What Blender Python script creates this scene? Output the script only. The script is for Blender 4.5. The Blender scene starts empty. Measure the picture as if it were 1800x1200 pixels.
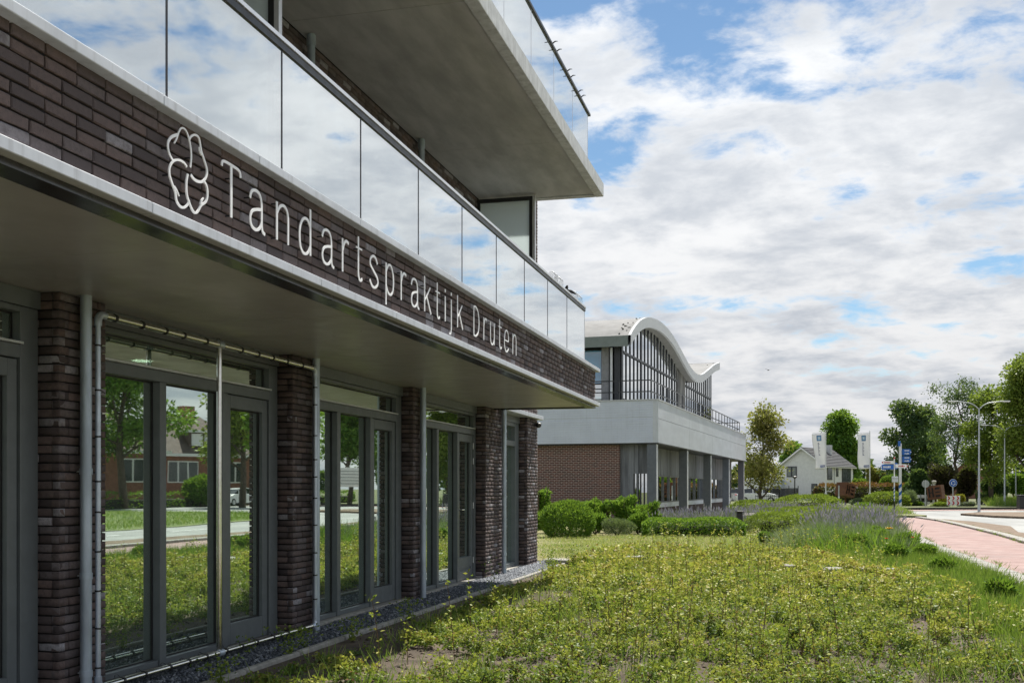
import bpy, math, random
import numpy as np
from mathutils import Vector, Matrix, noise as mnoise

random.seed(7)
RNG = np.random.default_rng(11)
SC = bpy.context.scene
COL = SC.collection
R = math.radians

# ------------------------------------------------------------------ camera
YAW = 14.289
CAM_H = 1.5
F_PX = 1916.0
cd = bpy.data.cameras.new('camera')
cam = bpy.data.objects.new('camera', cd)
COL.objects.link(cam)
cam.location = (0, 0, CAM_H)
cam.rotation_euler = (R(90), 0, R(YAW))
cd.sensor_fit = 'HORIZONTAL'
cd.sensor_width = 36.0
cd.lens = 36.0 * F_PX / 1800.0
cd.shift_y = (858 - 600) / 1800.0
cd.clip_start = 0.05
cd.clip_end = 3000
SC.camera = cam

# ------------------------------------------------------------------ sun and sky
SUN_DIR = Vector((0.13, 0.54, 1.0)).normalized()      # towards the sun
SUN_EL = math.asin(SUN_DIR.z)
SUN_AZ = math.atan2(SUN_DIR.x, SUN_DIR.y)
sl = bpy.data.lights.new('sun', 'SUN')
sl.energy = 5.0
sl.angle = R(0.8)
sl.color = (1.0, 0.95, 0.86)
sun = bpy.data.objects.new('sun', sl)
COL.objects.link(sun)
sun.rotation_euler = SUN_DIR.to_track_quat('Z', 'Y').to_euler()

SC.view_settings.view_transform = 'Standard'
SC.view_settings.look = 'None'
SC.view_settings.exposure = 0.72
SC.view_settings.gamma = 1.0
SC.view_settings.use_curve_mapping = False


class NT:
    """small helper around a node tree"""
    def __init__(self, tree):
        self.t = tree
        self.n = tree.nodes
        self.l = tree.links

    def new(self, typ, **kw):
        nd = self.n.new(typ)
        for k, v in kw.items():
            setattr(nd, k, v)
        return nd

    def link(self, a, b):
        self.l.new(a, b)

    def val(self, sock, v):
        if hasattr(v, 'is_linked') or isinstance(v, bpy.types.NodeSocket):
            self.l.new(v, sock)
        else:
            sock.default_value = v

    def math(self, op, a, b=0.0, c=None, clamp=False):
        m = self.new('ShaderNodeMath', operation=op)
        m.use_clamp = clamp
        self.val(m.inputs[0], a)
        self.val(m.inputs[1], b)
        if c is not None:
            self.val(m.inputs[2], c)
        return m.outputs[0]

    def noise(self, vec, scale, detail=5.0, rough=0.55, dist=0.0):
        n = self.new('ShaderNodeTexNoise')
        if vec is not None:
            self.l.new(vec, n.inputs['Vector'])
        n.inputs['Scale'].default_value = scale
        n.inputs['Detail'].default_value = detail
        n.inputs['Roughness'].default_value = rough
        n.inputs['Distortion'].default_value = dist
        return n.outputs['Fac']

    def maprange(self, v, a, b, c=0.0, d=1.0, interp='SMOOTHSTEP'):
        m = self.new('ShaderNodeMapRange')
        m.interpolation_type = interp
        self.val(m.inputs[0], v)
        m.inputs[1].default_value = a
        m.inputs[2].default_value = b
        m.inputs[3].default_value = c
        m.inputs[4].default_value = d
        return m.outputs[0]

    def mix(self, fac, a, b):
        m = self.new('ShaderNodeMix', data_type='RGBA')
        self.val(m.inputs[0], fac)
        self.val(m.inputs[6], a if not isinstance(a, tuple) else (*a, 1) if len(a) == 3 else a)
        self.val(m.inputs[7], b if not isinstance(b, tuple) else (*b, 1) if len(b) == 3 else b)
        return m.outputs[2]

    def ramp(self, fac, stops):
        r = self.new('ShaderNodeValToRGB')
        e = r.color_ramp.elements
        while len(e) < len(stops):
            e.new(0.5)
        for i, (p, c) in enumerate(stops):
            e[i].position = p
            e[i].color = (*c, 1) if len(c) == 3 else c
        self.l.new(fac, r.inputs[0])
        return r.outputs[0]


world = bpy.data.worlds.new('World')
SC.world = world
world.use_nodes = True
wt = NT(world.node_tree)
wt.n.clear()
sky = wt.new('ShaderNodeTexSky')
sky.sky_type = 'NISHITA'
sky.sun_disc = False
sky.sun_elevation = SUN_EL
sky.sun_rotation = SUN_AZ
sky.air_density = 1.0
sky.dust_density = 0.0
sky.ozone_density = 1.2
skyS = wt.new('ShaderNodeVectorMath', operation='MULTIPLY')
wt.link(sky.outputs[0], skyS.inputs[0])
skyS.inputs[1].default_value = (0.056, 0.066, 0.069)
tc = wt.new('ShaderNodeTexCoord')
sep = wt.new('ShaderNodeSeparateXYZ')
wt.link(tc.outputs['Generated'], sep.inputs[0])
zz = wt.math('ADD', wt.math('MAXIMUM', sep.outputs[2], 0.0), 0.20)
comb = wt.new('ShaderNodeCombineXYZ')
wt.val(comb.inputs[0], wt.math('DIVIDE', sep.outputs[0], zz))
wt.val(comb.inputs[1], wt.math('DIVIDE', sep.outputs[1], zz))
CLOUD_SHIFT = (3.3, 6.2, 0.0)
mp = wt.new('ShaderNodeMapping')
mp.inputs['Location'].default_value = CLOUD_SHIFT
mp.inputs['Rotation'].default_value = (0, 0, R(20))
mp.inputs['Scale'].default_value = (1.0, 1.1, 1.0)
wt.link(comb.outputs[0], mp.inputs[0])
P = mp.outputs[0]
n1 = wt.noise(P, 6.4, 11.0, 0.60, 0.2)
n2 = wt.noise(P, 1.5, 3.0, 0.5, 0.0)
n3 = wt.noise(P, 2.6, 8.0, 0.6, 0.2)
dens = wt.math('ADD', wt.math('MULTIPLY', n1, 0.55), wt.math('MULTIPLY', n2, 0.45))
low = wt.maprange(sep.outputs[2], 0.02, 0.62, 0.11, 0.0)          # layers stack up towards the horizon
dens = wt.math('ADD', dens, low)
dens = wt.math('ADD', dens, wt.maprange(sep.outputs[2], 0.0, 0.16, 0.12, 0.0))
cover = wt.maprange(dens, 0.445, 0.57, 0.03, 1.0)
shade = wt.maprange(wt.math('ADD', wt.math('MULTIPLY', n3, 0.6), wt.math('MULTIPLY', n1, 0.4)), 0.40, 0.64)
far = wt.maprange(sep.outputs[2], 0.02, 0.40, 1.0, 0.0)
cl_high = wt.mix(shade, (0.64, 0.65, 0.66), (0.42, 0.445, 0.48))
cl_low = wt.mix(shade, (0.50, 0.50, 0.505), (0.285, 0.31, 0.35))
cl = wt.mix(far, cl_high, cl_low)
skyc = wt.mix(cover, skyS.outputs[0], cl)
bg = wt.new('ShaderNodeBackground')
wt.link(skyc, bg.inputs[0])
bg.inputs[1].default_value = 1.0
wo = wt.new('ShaderNodeOutputWorld')
wt.link(bg.outputs[0], wo.inputs[0])

# ------------------------------------------------------------------ helpers
TH = R(YAW)
CT, ST = math.cos(TH), math.sin(TH)


def at(px, depth):
    """ground position for a photo column and a distance along the view axis"""
    xc = (px - 900) / F_PX * depth
    return Vector((xc * CT - depth * ST, xc * ST + depth * CT, 0))


def hgt(py, depth):
    return CAM_H - (py - 858) * depth / F_PX


def tag(o, label=None, cat=None, group=None, kind=None):
    if label:
        o['label'] = label
    if cat:
        o['category'] = cat
    if group:
        o['group'] = group
    if kind:
        o['kind'] = kind
    return o


def empty(name, loc=(0, 0, 0), rz=0.0):
    o = bpy.data.objects.new(name, None)
    COL.objects.link(o)
    o.location = loc
    o.rotation_euler = (0, 0, rz)
    return o


def link_mesh(name, me, m=None, parent=None):
    o = bpy.data.objects.new(name, me)
    if m is not None and len(me.materials) == 0:
        me.materials.append(m)
    COL.objects.link(o)
    if parent is not None:
        o.parent = parent
    return o


def copy_tree(o, parent=None):
    c = o.copy()
    COL.objects.link(c)
    c.parent = parent
    for ch in o.children:
        copy_tree(ch, c)
    return c


class MB:
    def __init__(self):
        self.v = []
        self.f = []

    def add(self, vs, fs):
        b = len(self.v)
        self.v.extend([tuple(v) for v in vs])
        self.f.extend([tuple(b + i for i in f) for f in fs])
        return self

    def box(self, x0, x1, y0, y1, z0, z1):
        vs = [(x0, y0, z0), (x1, y0, z0), (x1, y1, z0), (x0, y1, z0),
              (x0, y0, z1), (x1, y0, z1), (x1, y1, z1), (x0, y1, z1)]
        return self.add(vs, [(0, 3, 2, 1), (4, 5, 6, 7), (0, 1, 5, 4), (1, 2, 6, 5), (2, 3, 7, 6), (3, 0, 4, 7)])

    def bbox(self, x0, x1, y0, y1, z0, z1, b=0.006):
        """box with chamfered edges"""
        b = min(b, abs(x1 - x0) * .45, abs(y1 - y0) * .45, abs(z1 - z0) * .45)
        vs = []
        for z, i in ((z0, b), (z0 + b, 0), (z1 - b, 0), (z1, b)):
            vs += [(x0 + i + b, y0 + i, z), (x1 - i - b, y0 + i, z), (x1 - i, y0 + i + b, z), (x1 - i, y1 - i - b, z),
                   (x1 - i - b, y1 - i, z), (x0 + i + b, y1 - i, z), (x0 + i, y1 - i - b, z), (x0 + i, y0 + i + b, z)]
        fs = [tuple(reversed(range(8))), tuple(range(24, 32))]
        for k in range(3):
            for i in range(8):
                j = (i + 1) % 8
                fs.append((k * 8 + i, k * 8 + j, k * 8 + 8 + j, k * 8 + 8 + i))
        return self.add(vs, fs)

    def prism(self, poly, fn0, fn1):
        """poly: 2D points; fn0/fn1 map a 2D point to the two ends"""
        n = len(poly)
        vs = [fn0(*p) for p in poly] + [fn1(*p) for p in poly]
        fs = [tuple(reversed(range(n))), tuple(range(n, 2 * n))]
        for i in range(n):
            j = (i + 1) % n
            fs.append((i, j, n + j, n + i))
        return self.add(vs, fs)

    def tube(self, pts, r, n=10, cap=True):
        pts = [Vector(p) for p in pts]
        rs = r if isinstance(r, (list, tuple)) else [r] * len(pts)
        vs, fs = [], []
        ref = Vector((0, 0, 1))
        for i, p in enumerate(pts):
            if i == 0:
                d = pts[1] - p
            elif i == len(pts) - 1:
                d = p - pts[i - 1]
            else:
                d = (pts[i + 1] - p).normalized() + (p - pts[i - 1]).normalized()
            d = d.normalized() if d.length > 1e-9 else Vector((0, 0, 1))
            if i == 0:
                ref = Vector((0, 0, 1)) if abs(d.z) < 0.9 else Vector((1, 0, 0))
                a = d.cross(ref).normalized()
            else:
                a = (a - d * a.dot(d))
                a = a.normalized() if a.length > 1e-6 else d.orthogonal().normalized()
            b = d.cross(a)
            for k in range(n):
                t = 2 * math.pi * k / n
                vs.append(p + (a * math.cos(t) + b * math.sin(t)) * rs[i])
        for i in range(len(pts) - 1):
            for k in range(n):
                k2 = (k + 1) % n
                fs.append((i * n + k, i * n + k2, (i + 1) * n + k2, (i + 1) * n + k))
        if cap:
            fs.append(tuple(reversed(range(n))))
            m = (len(pts) - 1) * n
            fs.append(tuple(range(m, m + n)))
        return self.add(vs, fs)

    def lathe(self, prof, c=(0, 0), n=16):
        vs, fs = [], []
        for r, z in prof:
            for k in range(n):
                t = 2 * math.pi * k / n
                vs.append((c[0] + r * math.cos(t), c[1] + r * math.sin(t), z))
        for i in range(len(prof) - 1):
            for k in range(n):
                k2 = (k + 1) % n
                fs.append((i * n + k, i * n + k2, (i + 1) * n + k2, (i + 1) * n + k))
        fs.append(tuple(reversed(range(n))))
        m = (len(prof) - 1) * n
        fs.append(tuple(range(m, m + n)))
        return self.add(vs, fs)

    def move(self, mat):
        self.v = [tuple(mat @ Vector(v)) for v in self.v]
        return self

    def build(self, name, m, parent=None, smooth=False, auto=None):
        me = bpy.data.meshes.new(name)
        me.from_pydata(self.v, [], self.f)
        me.update()
        if smooth:
            me.polygons.foreach_set('use_smooth', [True] * len(me.polygons))
            if auto:
                me.set_sharp_from_angle(angle=R(auto))
        return link_mesh(name, me, m, parent)


def fast_mesh(name, V, F, attrs=None, smooth=False):
    """V (n,3), F (m,k) numpy arrays; attrs: dict name -> per-vertex float array"""
    me = bpy.data.meshes.new(name)
    n, (m, k) = len(V), F.shape
    me.vertices.add(n)
    me.vertices.foreach_set('co', np.ascontiguousarray(V, dtype=np.float32).ravel())
    me.loops.add(m * k)
    me.loops.foreach_set('vertex_index', np.ascontiguousarray(F, dtype=np.int32).ravel())
    me.polygons.add(m)
    me.polygons.foreach_set('loop_start', np.arange(0, m * k, k, dtype=np.int32))
    if smooth:
        me.polygons.foreach_set('use_smooth', np.ones(m, dtype=bool))
    for an, a in (attrs or {}).items():
        at_ = me.attributes.new(an, 'FLOAT', 'POINT')
        at_.data.foreach_set('value', np.ascontiguousarray(a, dtype=np.float32))
    me.update(calc_edges=True)
    return me


def catmull(pts, per=8, closed=False):
    pts = [Vector(p) for p in pts]
    out = []
    n = len(pts)
    for i in range(n - 1):
        p0 = pts[max(i - 1, 0)]
        p1, p2 = pts[i], pts[i + 1]
        p3 = pts[min(i + 2, n - 1)]
        for k in range(per):
            t = k / per
            out.append(0.5 * ((2 * p1) + (p2 - p0) * t + (2 * p0 - 5 * p1 + 4 * p2 - p3) * t * t +
                              (3 * p1 - p0 - 3 * p2 + p3) * t ** 3))
    out.append(pts[-1])
    return out


# ------------------------------------------------------------------ materials
MATS = {}


def mat(name, col, rough=0.6, metal=0.0, var=0.12, scale=6.0, bump=0.0, bscale=60.0, spec=0.5, col2=None, detail=6.0, coat=0.0, stretch=None, streak=0.0, blot=0.0, dirt=(0.10, 0.095, 0.08)):
    if name in MATS:
        return MATS[name]
    m = bpy.data.materials.new(name)
    m.use_nodes = True
    t = NT(m.node_tree)
    b = t.n['Principled BSDF']
    tcn = t.new('ShaderNodeTexCoord')
    vec = tcn.outputs['Object']
    if stretch:
        mpn = t.new('ShaderNodeMapping')
        mpn.inputs['Scale'].default_value = stretch
        t.link(vec, mpn.inputs[0])
        vec = mpn.outputs[0]
    nz = t.noise(vec, scale, detail, 0.6)
    c2 = col2 if col2 else tuple(min(1, c * (1 + var * 1.5)) for c in col)
    c1 = tuple(c * (1 - var) for c in col) if not col2 else col
    cc = t.mix(t.maprange(nz, 0.3, 0.7), c1, c2)
    if streak:
        ms = t.new('ShaderNodeMapping')
        ms.inputs['Scale'].default_value = (7.0, 7.0, 0.35)
        t.link(tcn.outputs['Object'], ms.inputs[0])
        sn = t.noise(ms.outputs[0], 2.2, 6, 0.65)
        cc = t.mix(t.maprange(sn, 0.48, 0.78, 0.0, streak), cc, dirt)
    if blot:
        bn0 = t.noise(tcn.outputs['Object'], 0.55, 7, 0.68, 0.3)
        cc = t.mix(t.maprange(bn0, 0.46, 0.72, 0.0, blot), cc, dirt)
        bn1 = t.noise(tcn.outputs['Object'], 5.0, 4, 0.7)
        cc = t.mix(t.maprange(bn1, 0.60, 0.75, 0.0, blot * .6), cc, dirt)
    t.link(cc, b.inputs['Base Color'])
    b.inputs['Metallic'].default_value = metal
    b.inputs['Specular IOR Level'].default_value = spec
    rr = t.maprange(t.noise(vec, scale * 2.3, 4), 0.25, 0.75, max(0.02, rough - 0.09), min(1, rough + 0.09), 'LINEAR')
    t.link(rr, b.inputs['Roughness'])
    if coat:
        b.inputs['Coat Weight'].default_value = coat
        b.inputs['Coat Roughness'].default_value = 0.05
    if bump:
        bn = t.new('ShaderNodeBump')
        bn.inputs['Strength'].default_value = bump
        bn.inputs['Distance'].default_value = 0.02
        t.link(t.noise(vec, bscale, 5, 0.65), bn.inputs['Height'])
        t.link(bn.outputs[0], b.inputs['Normal'])
    MATS[name] = m
    return m


def brick_mat(name, source, stops, rough=0.8):
    """fired clay brick; source 'object' (one colour per brick object) or 'attr' (per brick attribute rnd)"""
    m = bpy.data.materials.new(name)
    m.use_nodes = True
    t = NT(m.node_tree)
    b = t.n['Principled BSDF']
    if source == 'object':
        fac = t.new('ShaderNodeObjectInfo').outputs['Random']
    else:
        a = t.new('ShaderNodeAttribute')
        a.attribute_name = 'rnd'
        fac = a.outputs['Fac']
    geo = t.new('ShaderNodeNewGeometry').outputs['Position']
    col = t.ramp(fac, stops)
    mott = t.noise(geo, 38, 5, 0.65)
    col = t.mix(t.maprange(mott, 0.35, 0.75, 0.0, 0.55), col, (0.058, 0.046, 0.047))
    speck = t.noise(geo, 240, 2, 0.5)
    col = t.mix(t.maprange(speck, 0.63, 0.72, 0.0, 0.7), col, (0.015, 0.012, 0.012))
    eff = t.noise(geo, 7, 3, 0.6)
    col = t.mix(t.math('MULTIPLY', t.maprange(eff, 0.6, 0.78, 0.0, 0.35), t.maprange(fac, 0.55, 0.95)), col, (0.34, 0.33, 0.34))
    t.link(col, b.inputs['Base Color'])
    b.inputs['Roughness'].default_value = rough
    b.inputs['Specular IOR Level'].default_value = 0.35
    bn = t.new('ShaderNodeBump')
    bn.inputs['Strength'].default_value = 0.55
    bn.inputs['Distance'].default_value = 0.004
    t.link(t.noise(geo, 130, 6, 0.7), bn.inputs['Height'])
    t.link(bn.outputs[0], b.inputs['Normal'])
    return m


def leaf_mat(name, stops, trans=0.4, rough=0.55):
    m = bpy.data.materials.new(name)
    m.use_nodes = True
    t = NT(m.node_tree)
    t.n.remove(t.n['Principled BSDF'])
    out = t.n['Material Output']
    a = t.new('ShaderNodeAttribute')
    a.attribute_name = 'tint'
    col = t.ramp(a.outputs['Fac'], stops)
    pb = t.new('ShaderNodeBsdfPrincipled')
    t.link(col, pb.inputs['Base Color'])
    pb.inputs['Roughness'].default_value = rough
    pb.inputs['Specular IOR Level'].default_value = 0.4
    tr = t.new('ShaderNodeBsdfTranslucent')
    warm = t.mix(0.5, col, (0.25, 0.33, 0.03))
    t.link(warm, tr.inputs['Color'])
    mx = t.new('ShaderNodeMixShader')
    mx.inputs[0].default_value = trans
    t.link(pb.outputs[0], mx.inputs[1])
    t.link(tr.outputs[0], mx.inputs[2])
    t.link(mx.outputs[0], out.inputs[0])
    return m


def glass_mat(name, tint, refl_min, refl_max, power=3.0, wob=0.0, rough=0.0, body=None, body_w=0.0, gcol=(0.93, 0.96, 0.97)):
    """architectural pane: mirror part rising with angle, the rest lets light through with a tint"""
    m = bpy.data.materials.new(name)
    m.use_nodes = True
    t = NT(m.node_tree)
    t.n.remove(t.n['Principled BSDF'])
    out = t.n['Material Output']
    lw = t.new('ShaderNodeLayerWeight')
    lw.inputs['Blend'].default_value = 0.5
    fr = t.math('POWER', lw.outputs['Facing'], power)
    fac = t.maprange(fr, 0, 1, refl_min, refl_max, 'LINEAR')
    tr = t.new('ShaderNodeBsdfTransparent')
    tr.inputs[0].default_value = (*tint, 1)
    gl = t.new('ShaderNodeBsdfGlossy')
    gl.inputs['Roughness'].default_value = rough
    gl.inputs['Color'].default_value = (*gcol, 1)
    base = tr.outputs[0]
    if body is not None:
        df = t.new('ShaderNodeBsdfDiffuse')
        df.inputs[0].default_value = (*body, 1)
        m2 = t.new('ShaderNodeMixShader')
        m2.inputs[0].default_value = body_w
        t.link(tr.outputs[0], m2.inputs[1])
        t.link(df.outputs[0], m2.inputs[2])
        base = m2.outputs[0]
    if wob:
        tcn = t.new('ShaderNodeTexCoord')
        bn = t.new('ShaderNodeBump')
        bn.inputs['Strength'].default_value = wob
        bn.inputs['Distance'].default_value = 0.02
        t.link(t.noise(tcn.outputs['Object'], 1.3, 2, 0.4), bn.inputs['Height'])
        t.link(bn.outputs[0], gl.inputs['Normal'])
    mx = t.new('ShaderNodeMixShader')
    t.link(fac, mx.inputs[0])
    t.link(base, mx.inputs[1])
    t.link(gl.outputs[0], mx.inputs[2])
    t.link(mx.outputs[0], out.inputs[0])
    return m


BR_STOPS = [(0.0, (0.060, 0.048, 0.050)), (0.3, (0.098, 0.074, 0.072)), (0.55, (0.140, 0.100, 0.092)),
            (0.8, (0.112, 0.092, 0.094)), (0.92, (0.16, 0.14, 0.148)), (1.0, (0.34, 0.33, 0.36))]
M_brick_o = brick_mat('clay_brick', 'object', BR_STOPS)
M_brick_a = brick_mat('clay_brick_laid', 'attr', BR_STOPS)
M_mortar = mat('dark_mortar', (0.012, 0.011, 0.012), 0.95, bump=0.4, bscale=200)
M_alu = mat('anodised_trim', (0.52, 0.55, 0.60), 0.38, 0.0, var=0.06, scale=3, bump=0.03, bscale=300, streak=.35)
M_aludark = mat('dark_trim', (0.055, 0.055, 0.052), 0.22, 0.6, var=0.2, scale=2)
M_under = mat('trim_underside', (0.30, 0.30, 0.26), 0.5, 0.2)
M_soffit = mat('soffit_panel', (0.415, 0.405, 0.405), 0.36, 0.0, var=0.05, scale=2.0, bump=0.02, bscale=400, blot=.22)
M_conc = mat('balcony_concrete', (0.375, 0.38, 0.375), 0.8, var=0.14, scale=4, bump=0.2, bscale=140, stretch=(1, 0.25, 1), blot=.2)
M_concedge = mat('balcony_edge', (0.47, 0.485, 0.50), 0.7, var=0.12, scale=6, bump=0.1, bscale=90, streak=.5)
M_frame = mat('grey_frame', (0.115, 0.130, 0.138), 0.42, var=0.06, scale=8, bump=0.02, bscale=300)
M_framedark = mat('rubber_seal', (0.012, 0.012, 0.013), 0.6)
M_sill = mat('concrete_sill', (0.27, 0.26, 0.235), 0.85, var=0.2, scale=14, bump=0.2, bscale=120)
M_pipe = mat('zinc_pipe', (0.37, 0.43, 0.50), 0.42, 0.45, var=0.16, scale=9, bump=0.04, bscale=90, stretch=(1, 1, 0.3))
M_steel = mat('stainless_tube', (0.60, 0.59, 0.55), 0.16, 1.0, var=0.05, scale=20)
M_white = mat('white_paint', (0.88, 0.88, 0.89), 0.4, var=0.03)
M_black = mat('black_plastic', (0.012, 0.012, 0.013), 0.45)
M_rail = mat('rail_light', (0.66, 0.67, 0.69), 0.35, 0.5, var=0.04)
M_raildark = mat('rail_dark', (0.028, 0.029, 0.032), 0.4, 0.2)
M_inside = mat('interior_wall', (0.30, 0.29, 0.26), 0.9)
M_insfloor = mat('interior_floor', (0.16, 0.105, 0.065), 0.35, col2=(0.10, 0.065, 0.04), scale=3, stretch=(8, 0.6, 1))
M_balglass = glass_mat('balustrade_glass', (0.62, 0.70, 0.70), 0.50, 0.97, 1.3, wob=0.004)
M_winglass = glass_mat('window_glass', (0.50, 0.62, 0.55), 0.56, 0.97, 1.8, wob=0.016, gcol=(0.86, 0.97, 0.90), rough=0.012, body=(0.42, 0.50, 0.44), body_w=0.16)
M_frost = bpy.data.materials.new('frosted_glass')
M_frost.use_nodes = True
_f = NT(M_frost.node_tree)
_fp = _f.n['Principled BSDF']
_fp.inputs['Base Color'].default_value = (0.66, 0.72, 0.73, 1)
_fp.inputs['Roughness'].default_value = 0.35
_ft = _f.new('ShaderNodeBsdfTranslucent')
_ft.inputs[0].default_value = (0.80, 0.86, 0.87, 1)
_fm = _f.new('ShaderNodeMixShader')
_fm.inputs[0].default_value = 0.72
_f.link(_fp.outputs[0], _fm.inputs[1])
_f.link(_ft.outputs[0], _fm.inputs[2])
_f.link(_fm.outputs[0], _f.n['Material Output'].inputs[0])
M_pv = mat('concrete_paver', (0.25, 0.24, 0.22), 0.85, var=0.15, scale=12, bump=0.2, bscale=150)
M_kerb = mat('kerb_concrete', (0.27, 0.26, 0.235), 0.88, var=0.2, scale=10, bump=0.25, bscale=120)
M_bark = mat('bark', (0.085, 0.066, 0.05), 0.95, var=0.3, scale=12, bump=0.8, bscale=30, stretch=(1, 1, 0.2))
M_birchbark = mat('birch_bark', (0.28, 0.26, 0.23), 0.9, col2=(0.06, 0.05, 0.045), scale=6, stretch=(1, 1, 2.5))
M_galv = mat('galvanised', (0.52, 0.54, 0.55), 0.45, 0.4, var=0.08)
M_signblue = mat('sign_blue', (0.015, 0.12, 0.46), 0.4, var=0.04)
M_signred = mat('sign_red', (0.50, 0.025, 0.03), 0.4, var=0.04)
M_signwhite = mat('sign_white', (0.78, 0.78, 0.78), 0.4, var=0.03)
M_grey = mat('sign_back_grey', (0.36, 0.38, 0.38), 0.5, 0.2)
M_render = mat('white_render', (0.74, 0.74, 0.72), 0.85, var=0.05, scale=3, bump=0.1, bscale=80)
M_rooftile = mat('grey_roof_tile', (0.13, 0.135, 0.145), 0.7, var=0.2, scale=4)
M_darkframe = mat('dark_window_frame', (0.03, 0.032, 0.036), 0.5)
M_carglass = mat('car_glass', (0.02, 0.025, 0.028), 0.08, spec=0.8)
M_tyre = mat('tyre', (0.012, 0.012, 0.012), 0.85)
M_corten = mat('rusty_steel', (0.105, 0.045, 0.025), 0.85, col2=(0.17, 0.075, 0.038), scale=3, bump=0.2, bscale=40)

# ================================================================== THE SETTING
def noise_field(x, y, s, seed=0.0):
    return mnoise.noise(Vector((x * s + seed, y * s - seed, seed * 0.37)))


M_ground = mat('meadow_ground', (0.055, 0.075, 0.022), 0.95, col2=(0.12, 0.125, 0.045), scale=0.25, bump=0.5, bscale=6)
M_soil = mat('garden_soil', (0.050, 0.037, 0.026), 0.97, col2=(0.125, 0.095, 0.068), scale=3.5, bump=0.9, bscale=45)
M_path = mat('red_cycle_asphalt', (0.255, 0.165, 0.150), 0.9, col2=(0.33, 0.235, 0.215), scale=1.4, bump=0.35, bscale=160, blot=.5, dirt=(.16, .125, .115))
M_road = mat('worn_asphalt', (0.235, 0.24, 0.235), 0.9, col2=(0.33, 0.335, 0.325), scale=0.5, bump=0.25, bscale=150, stretch=(1, 0.25, 1), blot=.5, dirt=(.13, .13, .125))
M_verge = mat('sandy_verge', (0.125, 0.088, 0.060), 0.97, col2=(0.20, 0.15, 0.105), scale=2.0, bump=0.6, bscale=50)
M_line = mat('road_paint', (0.72, 0.72, 0.70), 0.7, var=0.1, scale=4)
M_hay = mat('mown_dry_grass', (0.21, 0.17, 0.075), 0.95, col2=(0.13, 0.15, 0.045), scale=2.2, bump=0.8, bscale=25)

mb = MB()
mb.add([(-900, -300, -0.06), (900, -300, -0.06), (900, 1600, -0.06), (-900, 1600, -0.06)], [(0, 1, 2, 3)])
tag(mb.build('ground', M_ground), 'wide flat green ground reaching to the horizon', 'ground', kind='structure')


def sheet(name, poly, z, m, label, cat):
    b = MB()
    b.add([(x, y, z) for x, y in poly], [tuple(range(len(poly)))])
    return tag(b.build(name, m), label, cat, kind='structure')


# garden soil with clods and hollows
nx, ny = 110, 330
gx = np.linspace(-4.24, 3.35, nx)
gy = np.linspace(2.0, 26.0, ny)
V = np.zeros((nx * ny, 3))
k = 0
for j in range(ny):
    for i in range(nx):
        x, y = gx[i], gy[j]
        edge = min(1.0, (x + 4.24) / 0.25, (3.35 - x) / 0.2)
        z = 0.02 + edge * (0.045 * noise_field(x, y, 0.9, 3) + 0.03 * noise_field(x, y, 3.1, 9) + 0.02 * noise_field(x, y, 9, 5))
        V[k] = (x, y, z - 0.015)
        k += 1
I = np.arange(nx * ny).reshape(ny, nx)
F = np.stack([I[:-1, :-1].ravel(), I[:-1, 1:].ravel(), I[1:, 1:].ravel(), I[1:, :-1].ravel()], 1)
o = link_mesh('garden_soil', fast_mesh('garden_soil', V, F, smooth=True), M_soil)
tag(o, 'bare brown soil of the garden bed beside the building', 'soil', kind='structure')


def soil_z(x, y):
    edge = max(0.0, min(1.0, (x + 4.24) / 0.25, (3.35 - x) / 0.2))
    return 0.005 + edge * (0.045 * noise_field(x, y, 0.9, 3) + 0.03 * noise_field(x, y, 3.1, 9))


sheet('mown_strip', [(-14, 22.25), (-4.26, 22.25), (-4.26, 25.95), (3.36, 25.95), (3.4, 40), (3.6, 62), (-14, 62)], -0.006, M_hay, 'mown yellowish grass behind the garden bed', 'grass')
# gravel bed under the stones
sheet('gravel_bed', [(-5.3, 1.0), (-4.31, 1.0), (-4.31, 22.2), (-5.3, 22.2)], -0.012, mat('gravel_base', (0.05, 0.056, 0.066), 0.95, var=0.4, scale=60, bump=1.0, bscale=120), 'dark grey gravel bed along the building', 'gravel')
# cycle path, road, verges
PATH_L = [(4.05, -30), (4.0, 5), (3.98, 20), (3.85, 31), (4.15, 42), (4.7, 53), (5.1, 58.5)]
PATH_R = [(6.15, -30), (6.15, 20), (6.17, 32), (6.4, 37), (6.55, 46), (6.55, 53), (6.2, 59)]
sheet('cycle_path', PATH_L + PATH_R[::-1], 0.0, M_path, 'reddish asphalt cycle path along the garden', 'cycle path')
ROAD = [(9.0, -60), (8.6, 20), (7.6, 37), (7.5, 40), (8.35, 46), (7.9, 52.5), (6.9, 57), (5.3, 60.5), (-12, 62), (-12, 74), (4, 74), (13, 80), (30, 86), (60, 90),
        (60, 72), (24, 63), (18.5, 58), (14.6, 50), (12.9, 38), (12.6, -60)]
sheet('road', ROAD, -0.012, M_road, 'pale worn asphalt road curving towards the roundabout', 'road')
sheet('sandy_verge', [(6.45, -30), (6.45, 20), (6.47, 32), (6.7, 37), (6.86, 46), (6.86, 53), (6.2, 58.6), (6.9, 57), (7.9, 52.5), (8.35, 46), (7.5, 40), (7.6, 37), (8.6, 20), (9.0, -30)],
      0.03, M_verge, 'brown sandy verge between cycle path and road', 'verge')
sheet('far_cycle_lane', [(-12, 74.2), (4, 74.2), (13, 80.2), (30, 86.2), (60, 90.2), (60, 92.4), (30, 89), (13, 83), (3.5, 78.4), (-12, 78)], 0.004, M_path, 'pinkish lane along the edge of the roundabout', 'lane')
isl = [(9.3, 65.5), (10.2, 60.5), (11.4, 58.6), (14.5, 61.5), (20, 64.5), (18.5, 69.5), (13.5, 70.5), (10.8, 69.5)]
b = MB()
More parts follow.
